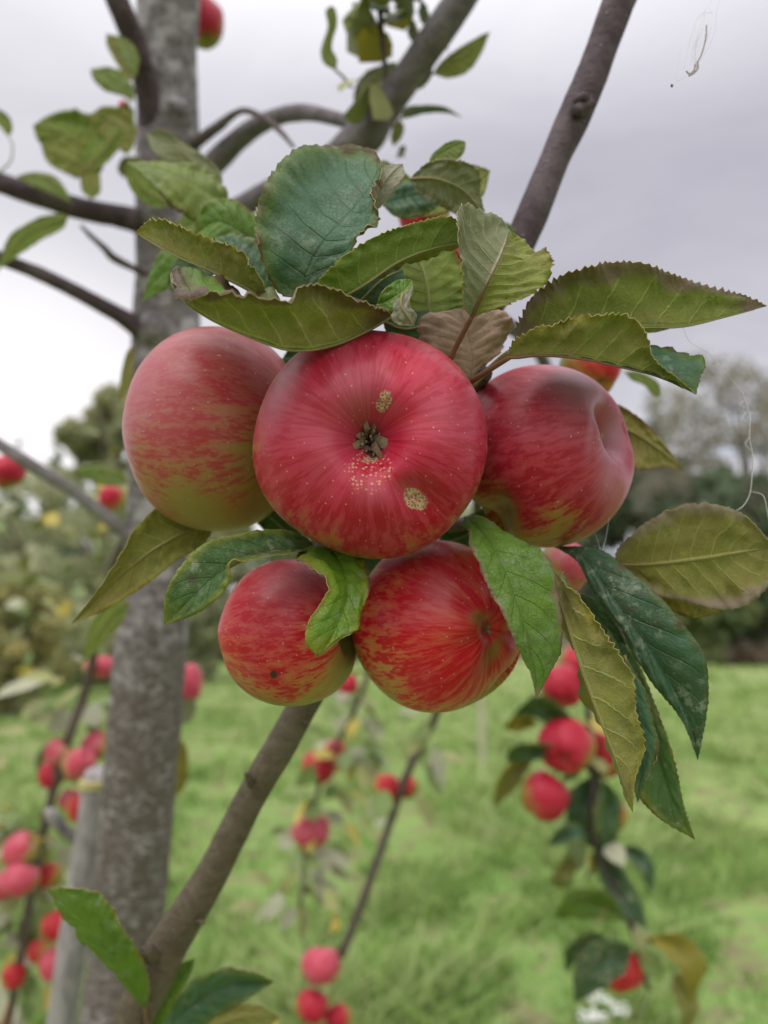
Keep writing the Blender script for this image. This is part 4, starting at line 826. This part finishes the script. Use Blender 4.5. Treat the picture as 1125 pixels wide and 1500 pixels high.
def calyx_mesh(s=1., seed=0, n=7):
    parts = []; rnd = random.Random(seed)
    for i in range(n):
        a_ = 2 * math.pi * i / n + rnd.uniform(-.25, .25); L_ = s * rnd.uniform(.0055, .0105); V = []; Fc = []; w = s * rnd.uniform(.0006, .0011); K = 14; curl = rnd.uniform(3.0, 7.5); tw = rnd.uniform(-1.6, 1.6)
        r_, z_ = s * .0012, -s * .001; th = rnd.uniform(.5, 1.5)
        for q in range(K):
            f_ = q / (K - 1); ww = w * (1 - f_) ** .7 + .00012 * s; c_ = Vector((math.cos(a_) * r_, math.sin(a_) * r_, z_)); t_ = Vector((-math.sin(a_), math.cos(a_), tw * f_)).normalized()
            V += [c_ - t_ * ww, c_ + Vector((math.cos(a_), math.sin(a_), 0)) * -ww * .45, c_ + t_ * ww]
            r_ += L_ / K * math.cos(th); z_ += L_ / K * math.sin(th); th -= curl / K * (f_ * 2)
        for q in range(K - 1):
            b0 = q * 3; Fc += [(b0, b0 + 1, b0 + 4, b0 + 3), (b0 + 1, b0 + 2, b0 + 5, b0 + 4)]
        V2 = [v + Vector((0, 0, -.00022 * s)) for v in V]; o_ = len(V); Fc += [tuple(x_ + o_ for x_ in q[::-1]) for q in Fc[:]]
        parts.append((V + V2, Fc))
    for i in range(16):
        a_ = rnd.uniform(0, 6.28); r_ = s * rnd.uniform(.0003, .0015); t1 = Vector((math.cos(a_) * r_, math.sin(a_) * r_, -s * .002)); t2 = t1 * 1.6 + Vector((rnd.uniform(-1, 1) * .0008 * s, rnd.uniform(-1, 1) * .0008 * s, s * rnd.uniform(.003, .0048)))
        parts.append(tube_arrays([t1, (t1 + t2) / 2 + Vector((.0003 * s, 0, 0)), t2], [.00022 * s, .00016 * s, .00028 * s], 5, 5))
    return join(parts)
def orient(axis, roll=0.):
    z_ = axis.normalized(); x_ = UP.cross(z_) if abs(UP.dot(z_)) < .95 else RIGHT - z_ * RIGHT.dot(z_); x_.normalize(); y_ = z_.cross(x_)
    M = Matrix((x_, y_, z_)).transposed(); return M @ Matrix.Rotation(roll, 3, 'Z')
def apple(label, group, px, py, d, rpx, hr, axis, mat, stem_to=None, cs=1., roll=0., calyx=True, bd_world=None, **kw):
    R = rpx / F * d; H = R * hr; M = orient(camdir(*axis), roll); loc = P(px, py, d); world = Matrix.Translation(loc) @ M.to_4x4()
    t = thing('apple', label, 'apple', loc, group, rot=M)
    bdl = M.inverted() @ (bd_world or camdir(0, .5, .8))
    kw.setdefault('blush_dir', tuple(bdl))
    link('skin', apple_body(R, H, mat, world=world, **kw), t)
    bas = kw.get('basin', .30)
    if calyx:
        v, f_ = calyx_mesh(cs * R / .038, kw.get('seed', 0)); v = [Vector((q[0] * .8, q[1] * 1.35, q[2])) + Vector((0, 0, H * (1 - bas))) for q in v]
        link('calyx', mesh('calyx', v, f_, DRY), t)
    cav = kw.get('cav', .42); s0 = Vector((0, 0, -H * (1 - cav) + .001))
    e_ = (world.inverted() @ stem_to) if stem_to is not None else Vector((.002, .001, -H * 1.12))
    out_ = Vector((0, 0, -H * .98)) if stem_to is None else s0 + Vector((0, 0, -H * .45))
    v, f_ = tube_arrays([s0, out_ * .5 + s0 * .5, out_, e_], [.0013, .0011, .0011, .0016], 14, 8, .1)
    link('stem', mesh('stem', v, f_, STEM), t)
    return t
G1 = 'five ripe apples in the near cluster'
m_c = skin_mat('apple_skin_crimson', 1, cover=1.2, blush=(.43, .020, .055), deep=(.34, .002, .014), orange=(.38, .070, .035), bloom=.05, streak=1.1)
m_l = skin_mat('apple_skin_green_striped', 2, cover=1.62, blush=(.34, .070, .062), deep=(.32, .022, .032), green=(.25, .195, .045), orange=(.33, .150, .065), bloom=.05, streak=.9, k_str=12.)
m_r = skin_mat('apple_skin_dull_red', 3, cover=1.75, blush=(.35, .026, .046), deep=(.27, .004, .014), orange=(.36, .075, .035), bloom=.06, streak=1.1)
m_bl = skin_mat('apple_skin_red_washed', 4, cover=1.16, blush=(.43, .036, .044), deep=(.37, .005, .014), orange=(.44, .13, .045), bloom=.05, streak=1.2)
m_br = skin_mat('apple_skin_orange_red', 5, cover=1.12, blush=(.44, .032, .030), deep=(.40, .002, .011), orange=(.48, .16, .045), bloom=.03, streak=1.3)
apple('crimson apple with its withered calyx and tan scars facing us, centre of the cluster', G1, 543, 652, .25, 170, .86, (-.01, .015, 1), m_c, P(600, 640, .325), 1.6,
      nu=220, nv=150, basin=.46, bw=.25, lobes=.014, seed=1, roll=0., sq=(1.015, .97), bd_world=camdir(.1, .25, 1), blush_k=.75, taper=.02,
      dents=[(545, 600, 16, 40, 10, .0016), (612, 728, 40, 24, 30, .0042), (546, 650, 34, 44, 0, .0030), (545, 690, 26, 22, 0, .0012), (520, 700, 60, 50, 0, .0008)],
      patches=[('russet', 615, 739, 21, 14, 20, 1.25), ('russet', 563, 586, 12, 20, 20, 1.0), ('dots', 563, 587, 10, 18, 15, 1.0), ('dots', 543, 692, 27, 28, 0, 2.2), ('scar', 547, 652, 15, 26, 0, 1.0), ('russet', 543, 676, 20, 7, 0, .9), ('green', 528, 606, 26, 30, 0, .32),
               ('bloom', 520, 575, 50, 60, 0, .4), ('bloom', 480, 640, 60, 60, 0, .2), ('bloom', 660, 600, 50, 50, 0, .3), ('bloom', 545, 725, 40, 22, 0, .3), ('bloom', 405, 570, 26, 60, 25, .8), ('green', 600, 720, 30, 14, 40, .35)])
apple('large greenish apple with broken pink stripes, leftmost of the cluster', G1, 319, 631, .29, 148, .85, (-1, .02, -.10), m_l, P(520, 790, .33), .8,
      nu=150, nv=100, seed=2, basin=.25, cav=.3, warp=.015, lobes=.010, bd_world=camdir(-.25, 1, .1), blush_k=.6, taper=.0, roll=.4,
      patches=[('bloom', 215, 560, 34, 90, 20, .5), ('bloom', 320, 495, 100, 20, 0, .35), ('green', 385, 745, 60, 50, 0, .4), ('bloom', 240, 600, 30, 90, 0, .2), ('russet', 322, 520, 9, 5, -20, .6)])
apple('dull red apple showing its deep calyx hollow sideways, rightmost of the cluster', G1, 800, 667, .285, 134, .90, (.76, .28, .58), m_r, P(700, 745, .325), 1.0,
      nu=180, nv=120, seed=3, basin=.52, bw=.30, lobes=.008, warp=.015, roll=.2, bd_world=camdir(.4, .7, .6), blush_k=.6, taper=.06,
      dents=[(722, 762, 30, 34, 0, .006)],
      patches=[('bloom', 850, 560, 46, 60, -30, 1.0), ('bloom', 895, 700, 22, 40, 0, .8), ('bloom', 898, 640, 22, 50, 0, 1.3), ('bloom', 868, 600, 8, 60, 5, .9), ('green', 735, 755, 26, 50, -15, .8), ('green', 780, 805, 80, 14, 0, .5), ('russet', 880, 640, 9, 16, 0, .55)])
apple('smaller red washed apple with one dark speck, lower left of the cluster', G1, 424, 926, .275, 106, .93, (-.95, -.08, -.25), m_bl, P(485, 925, .325), .7,
      nu=140, nv=100, seed=4, basin=.3, lobes=.015, bd_world=camdir(-.5, .6, .8), blush_k=.6,
      patches=[('scar', 401, 988, 6, 7, 0, 1.), ('bloom', 420, 850, 50, 30, 0, .6), ('green', 505, 970, 26, 50, 20, .7)])
apple('orange red apple half behind a glossy leaf, lower right of the cluster', G1, 646, 916, .275, 126, .92, (.56, .08, .82), m_br, P(600, 900, .33), .5,
      nu=170, nv=120, seed=5, basin=.16, bw=.16, lobes=.02, roll=.5, bd_world=camdir(.1, .3, 1), blush_k=.7,
      dents=[(735, 955, 24, 52, 28, .0036), (770, 1020, 40, 40, 0, .004)],
      patches=[('green', 735, 958, 13, 36, 24, .75), ('green', 700, 905, 16, 16, 0, .7), ('green', 560, 800, 60, 22, 0, .7), ('green', 690, 800, 40, 30, 0, .5), ('bloom', 640, 865, 30, 30, 0, .4)])
# further apples: a few shared skins
m_f = [skin_mat('far_apple_skin_crimson', 11, cover=1.3, blush=(.40, .014, .038), deep=(.32, .003, .014), orange=(.38, .06, .04), bloom=.04, streak=.5),
       skin_mat('far_apple_skin_scarlet', 12, cover=1.1, blush=(.40, .018, .026), deep=(.28, .004, .009), orange=(.42, .11, .04), bloom=.04, streak=.5),
       skin_mat('far_apple_skin_pink', 13, cover=1.2, blush=(.47, .060, .095), deep=(.40, .020, .045), orange=(.48, .20, .12), bloom=.3, streak=.4)]
G2, G3, G4 = 'apples on the drooping right shoot', 'apples on the drooping middle shoots', 'apples on the drooping lower left shoot'
FAR = [
 ('uppermost apple of the right drooping shoot, its eye turned down', G2, 825, 1006, 1.0, 32, .9, (.0, -.55, .8), 0),
 ('bright apple partly behind the folded olive leaf at the top of the right drooping shoot', G2, 850, 975, 1.04, 30, .9, (.3, .5, .5), 0),
 ('largest apple of the right drooping shoot, in the middle of its group of four', G2, 829, 1093, .98, 42, .88, (-.35, -.35, .85), 0),
 ('apple right of the largest one on the right drooping shoot, half behind the folded leaf', G2, 886, 1104, 1.03, 36, .95, (.6, -.5, .5), 1),
 ('smooth round apple lowest left in the group of the right shoot', G2, 797, 1167, .98, 37, .95, (-.5, -.8, .2), 0),
 ('small apple with a dark eye under the group on the right drooping shoot', G2, 895, 1195, 1.0, 24, .9, (.2, -.8, .5), 1),
 ('single apple under a dark leaf at the foot of the right drooping shoot', G2, 908, 1422, .99, 33, .9, (.2, -.8, .5), 1),
 ('upper of the two large apples on the pale leafed middle shoot', G3, 465, 1125, 1.6, 25, .92, (-.2, -.7, .6), 0),
 ('small apple touching the right side of the upper one on the pale leafed middle shoot', G3, 493, 1099, 1.65, 17, .95, (.5, -.5, .5), 0),
 ('plump pink red apple hanging lower on the pale leafed middle shoot', G3, 455, 1219, 1.6, 28, .9, (.1, -.9, .3), 2),
 ('oval apple left of the knot on the thin middle shoot', G3, 565, 1156, 1.3, 20, 1.12, (-.1, -1, .2), 1),
 ('small apple right of the knot on the thin middle shoot', G3, 598, 1153, 1.34, 17, .95, (.6, -.6, .4), 1),
 ('upper apple of the three at the foot of the middle shoot', G3, 470, 1415, 1.3, 29, .92, (0, -.8, .5), 2),
 ('lower left apple of the three at the foot of the middle shoot', G3, 457, 1474, 1.3, 24, .95, (-.4, -.9, .3), 0),
 ('lower right apple of the three at the foot of the middle shoot', G3, 496, 1491, 1.32, 20, .95, (.4, -.9, .3), 0),
 ('small red apple showing between the two lower apples of the cluster', G3, 508, 1004, 1.6, 17, .95, (.2, -.9, .3), 0),
 ('pink apple at the top of the lower left shoot beside the trunk', G4, 146, 978, 1.22, 24, .7, (.1, -.9, .2), 2),
 ('pink red apple left of the shoot in the upper group at the lower left', G4, 86, 1102, 1.22, 21, .95, (-.6, -.7, .3), 2),
 ('dark red apple lowest in the upper group at the lower left', G4, 76, 1136, 1.24, 20, .95, (-.3, -.9, .3), 0),
 ('slanting pink apple right of the shoot in the upper group at the lower left', G4, 116, 1118, 1.2, 22, 1.15, (.6, .6, .3), 2),
 ('pink apple against the trunk, topmost of the upper group at the lower left', G4, 142, 1092, 1.25, 21, 1.1, (.6, .6, .2), 2),
 ('left apple of the pair under the upper group at the lower left', G4, 102, 1172, 1.25, 16, 1., (.5, -.7, .2), 2),
 ('right apple of the pair under the upper group at the lower left', G4, 118, 1184, 1.22, 20, 1.1, (-.3, -.9, .3), 1),
 ('long pink apple slanting at the top of the left border group', G4, 32, 1244, 1.2, 24, 1.15, (.7, .6, .2), 2),
 ('crimson pink apple under the slanting one at the left border', G4, 30, 1288, 1.18, 25, 1., (-.4, -.8, .4), 2),
 ('apple cut by the left border beside the crimson pink one', G4, 2, 1300, 1.22, 20, 1., (-.6, -.5, .3), 2),
 ('orange red apple right of the shoot beside the left border group', G4, 74, 1282, 1.27, 19, .95, (.2, -.8, .4), 1),
 ('dull red apple behind the orange one at the lower left', G4, 56, 1296, 1.3, 17, .95, (.4, -.8, .4), 0),
 ('bright apple just above the bottom left green leaf', G4, 80, 1356, 1.2, 20, 1.05, (.3, -.8, .2), 1),
 ('dark red apple in the lowest pair at the lower left', G4, 58, 1394, 1.25, 17, 1., (-.3, -.8, .3), 1),
 ('pink red apple in the lowest pair at the lower left', G4, 79, 1412, 1.22, 21, 1.1, (.2, .9, .2), 2),
 ('small orange red apple low beside the left border', G4, 20, 1430, 1.24, 17, 1.1, (0, -1, .2), 1),
 ('pinkish apple low on the left border partly behind the shoot', G4, 4, 1485, 1.3, 15, 1.1, (0, -1, .2), 1),
 ('apple high up against the right side of the trunk', None, 296, 34, .74, 33, 1.05, (.25, -.9, .25), 0),
 ('dark pink apple cut by the left border under the pale grey branch', None, 10, 692, 1.0, 28, .8, (.3, -.8, .3), 0),
 ('small crimson apple between the grey branch and the trunk', None, 165, 730, 1.2, 20, .95, (-.3, -.9, .3), 0),
 ('pink apple peeping out right of the trunk half way down', None, 272, 1000, .85, 24, 1.25, (.2, -.9, .3), 2),
 ('striped apple peeping out above the right hand apple of the cluster', None, 866, 540, .36, 44, .9, (.2, -.6, .5), 1),
 ('apple hidden among the leaves left of the upright curled leaf', None, 622, 318, .40, 36, .9, (.1, -.6, .5), 0),
 ('apple glimpsed behind the long green leaf and the upright curled leaf', None, 662, 372, .42, 22, .9, (.3, -.6, .5), 0),
 ('pale pink apple behind the right hand apple and the folded leaf', None, 828, 832, .36, 38, .9, (.2, -.6, .5), 2),
 ('tiny pinkish fruit tip among the light green leaves in the upper left', None, 182, 155, .66, 8, 1., (.0, -.6, .5), 2),
]
for i, (lb, gp, x_, y_, d_, r_, hr, ax, mi) in enumerate(FAR):
    apple(lb, gp, x_, y_, d_, r_, hr, ax, m_f[mi], None, .85, nu=48, nv=32, seed=i + 20, basin=.28, bd_world=camdir(math.sin(i * 2.1) * .9, .5, .7), blush_k=.75, warp=.09, lobes=.02 + .012 * (i % 3), roll=i)

# ------------------------------------------------------------------ stakes, cobwebs, white flowers
m_, k, b, _ = newmat('weathered_wood'); oc = k.obj(); st = k.vm('MULTIPLY', oc, (1, 1, .06)); a_ = k.noise(st, 160, 5, .6); b_ = k.noise(oc, 14, 3)
c = k.mix(k.ss(a_, .35, .65), (.17, .15, .155), (.33, .30, .305)); c = k.mix(k.m('MULTIPLY', b_, .4), c, (.42, .39, .40)); k.put(b.inputs['Base Color'], c); b.inputs['Roughness'].default_value = .8
k.put(b.inputs['Normal'], k.bump(a_, .7, .003)); WOOD = m_
def stake(label, px, py, d, px2, py2, d2, w, mat):
    a_ = P(px, py, d); b_ = P(px2, py2, d2); dr = (b_ - a_).normalized(); s_ = (a_.z + .15) / -dr.z if dr.z < 0 else 1; foot_ = a_ + dr * s_
    t = thing('wooden_stake', label, 'stake', (foot_.x, foot_.y, 0)); r_ = px_r(w, d)
    pts = [a_ - dr * .001, a_, a_ + dr * .012, a_ + dr * s_ * .3, a_ + dr * s_ * .6, foot_]; V, Fc = tube_arrays(pts, [r_ * .55, r_ * .8, r_, r_ * 1.02, r_ * 1.05, r_ * 1.05], 60, 14, .10, 7)
    link('shaft', mesh('shaft', V, Fc, mat), t, Matrix.Translation(-t.location)); return t, a_, dr
ST, a_, dr = stake('weathered grey wooden stake standing close beside the left of the trunk', 146, 1128, .80, 96, 1460, .83, 42, WOOD)
V, Fc = join([tube_arrays([a_ + dr * s_ + Vector((.017 * math.cos(t_), .017 * math.sin(t_), 0)) for t_ in np.linspace(0, 6.28, 14)], [.0022] * 14, 28, 6) for s_ in (.012, .017)])
link('tie', mesh('tie', V, Fc, plain('yellow_tie', (.45, .40, .16), .6)), ST, Matrix.Translation(-ST.location))
V, Fc = tube_arrays([P(108, 1228, .83), P(90, 1212, .81), P(74, 1192, .80), P(68, 1184, .80)], [.006, .007, .006, .003], 20, 8, .15); link('side_peg', mesh('side_peg', V, Fc, WOOD), ST, Matrix.Translation(-ST.location))
PD = plain('pale_dry_stalk', (.42, .38, .28), .8, .2, 20)
xg = (700 - CX) / F * 7; 
ps = thing('wooden_stake', 'thin pale stake standing in the meadow below the lower right apple', 'stake', (xg, 7, 0))
V, Fc = tube_arrays([Vector((0, 0, -.1)), Vector((.01, 0, .5)), Vector((-.01, 0, 1.1))], [.024, .022, .02], 12, 8, .1); link('shaft', mesh('shaft', V, Fc, PD), ps)

WEB = plain('spider_silk', (.62, .60, .62), .5, .2, 100); WEBD = plain('dusty_silk', (.32, .27, .24), .7, .3, 300); SEED = plain('dark_speck', (.06, .05, .05), .7)
def strands(name, parent, lst, mat):
    V, Fc = join([tube_arrays([P(*q) for q in s_[1:]], [s_[0]] * (len(s_) - 1), 26, 5) for s_ in lst]); return link(name, mesh(name, V, Fc, mat), parent, Matrix.Translation(-parent.location))
cw = thing('cobweb', 'wisp of torn cobweb with a dried curl hanging at the top right against the sky', 'cobweb', P(1030, 50, .27))
rr = random.Random(3)
fine = [(.00006, (1062, -20, .27), (1050, 15, .27), (1048, 40, .27), (1040, 65, .27), (1025, 90, .27)), (.00005, (1055, -20, .27), (1030, 20, .27), (1020, 30, .27), (1016, 60, .27), (1012, 95, .27)), (.00005, (1045, 18, .27), (1024, 22, .27), (1015, 45, .268), (1008, 70, .27), (1002, 100, .27)), (.00005, (998, 70, .27), (994, 90, .27), (992, 118, .27), (1004, 112, .27))]
for i in range(6):
    x_ = 1028 + rr.uniform(-5, 8); fine.append((.00005, (x_ + 8, 15 + rr.uniform(-6, 8), .27), (x_ + rr.uniform(-6, 6), 45, .268 + rr.uniform(-.002, .002)), (x_ - 8 + rr.uniform(-3, 3), 75, .27), (1020, 100, .27)))
strands('silk', cw, fine, WEB)
strands('dried_curl', cw, [(.00028, (1035, 37, .27), (1034, 55, .27), (1028, 78, .27), (1021, 92, .27)), (.00035, (1022, 92, .27), (1022, 100, .27), (1016, 107, .27), (1009, 111, .27)), (.0003, (1018, 94, .27), (1017, 102, .27), (1010, 108, .27), (1005, 104, .27))], WEBD)
V, Fc = tube_arrays([P(982.5, 126, .27), P(984, 125.6, .27), P(986, 125, .27)], [.0002, .0006, .0002], 8, 8); link('seed', mesh('seed', V, Fc, SEED), cw, Matrix.Translation(-cw.location))
cw2 = thing('cobweb', 'thin vertical thread of cobweb in front of the trees at the right border', 'cobweb', P(1095, 650, .27))
l2 = [(.00014, (1088, 575, .27), (1094, 592, .27), (1099, 612, .27), (1098, 640, .27), (1103, 670, .27), (1101, 705, .27), (1098, 725, .27), (1088, 742, .27), (1078, 748, .27)), (.0001, (1092, 585, .27), (1084, 592, .27), (1094, 600, .27), (1088, 612, .27), (1098, 622, .27)), (.00005, (1088, 575, .27), (1040, 520, .26), (1010, 500, .255), (1000, 478, .25)), (.0001, (1098, 640, .27), (1092, 650, .27), (1100, 660, .27)), (.00009, (1100, 720, .27), (1110, 722, .27), (1120, 730, .265), (1130, 790, .262))]
strands('silk', cw2, l2, WEB)
cw3 = thing('cobweb', 'fine threads of silk between the right hand apple and the blue green leaf', 'cobweb', P(880, 780, .27))
strands('silk', cw3, [(.00006, (893, 755, .272), (888, 785, .27), (880, 815, .262)), (.00005, (872, 782, .275), (878, 800, .27), (880, 812, .262)), (.00005, (893, 755, .272), (900, 730, .272), (915, 712, .275))], WEB)
WH = plain('white_petal', (.80, .80, .76), .6, .1, 60); GS = plain('flower_stalk', (.10, .18, .05), .6)
def flower(label, px, py, d, wpx):
    loc = P(px, py, d); t = thing('white_flower', label, 'flower', (loc.x, loc.y, 0), 'white flower heads in the grass'); r_ = px_r(wpx, d); parts = []; rnd = random.Random(int(px))
    for i in range(26):
        a_ = rnd.uniform(0, 6.28); q = math.sqrt(rnd.random()) * r_; c_ = Vector((math.cos(a_) * q, math.sin(a_) * q, loc.z + rnd.uniform(-.006, .006)))
        for p_ in range(5):
            t_ = p_ * 1.257; e = Vector((math.cos(t_), math.sin(t_), .25)) * r_ * .2; s_ = Vector((-math.sin(t_), math.cos(t_), 0)) * r_ * .08
            parts.append(([c_, c_ + e * .6 + s_, c_ + e, c_ + e * .6 - s_], [(0, 1, 2, 3)]))
    V, Fc = join(parts); link('petals', mesh('petals', V, Fc, WH, False), t)
    parts = [tube_arrays([Vector((0, 0, -.02)), Vector((.01, 0, loc.z * .6)), Vector((0, 0, loc.z - .03))], [.003, .0025, .002], 10, 6)] + [tube_arrays([Vector((0, 0, loc.z - .035)), Vector((math.cos(q) * r_ * .7, math.sin(q) * r_ * .7, loc.z - .004))], [.0012, .0008], 4, 5) for q in np.linspace(0, 5.5, 8)]
    V, Fc = join(parts); link('stalk', mesh('stalk', V, Fc, GS), t)
flower('small white flower head directly under the dark leaf at the bottom right', 877, 1462, 1.75, 30)
flower('wider white flower head left of the other one at the bottom border', 868, 1488, 1.85, 44)
flower('white flower head rightmost at the bottom border', 905, 1478, 1.95, 34)
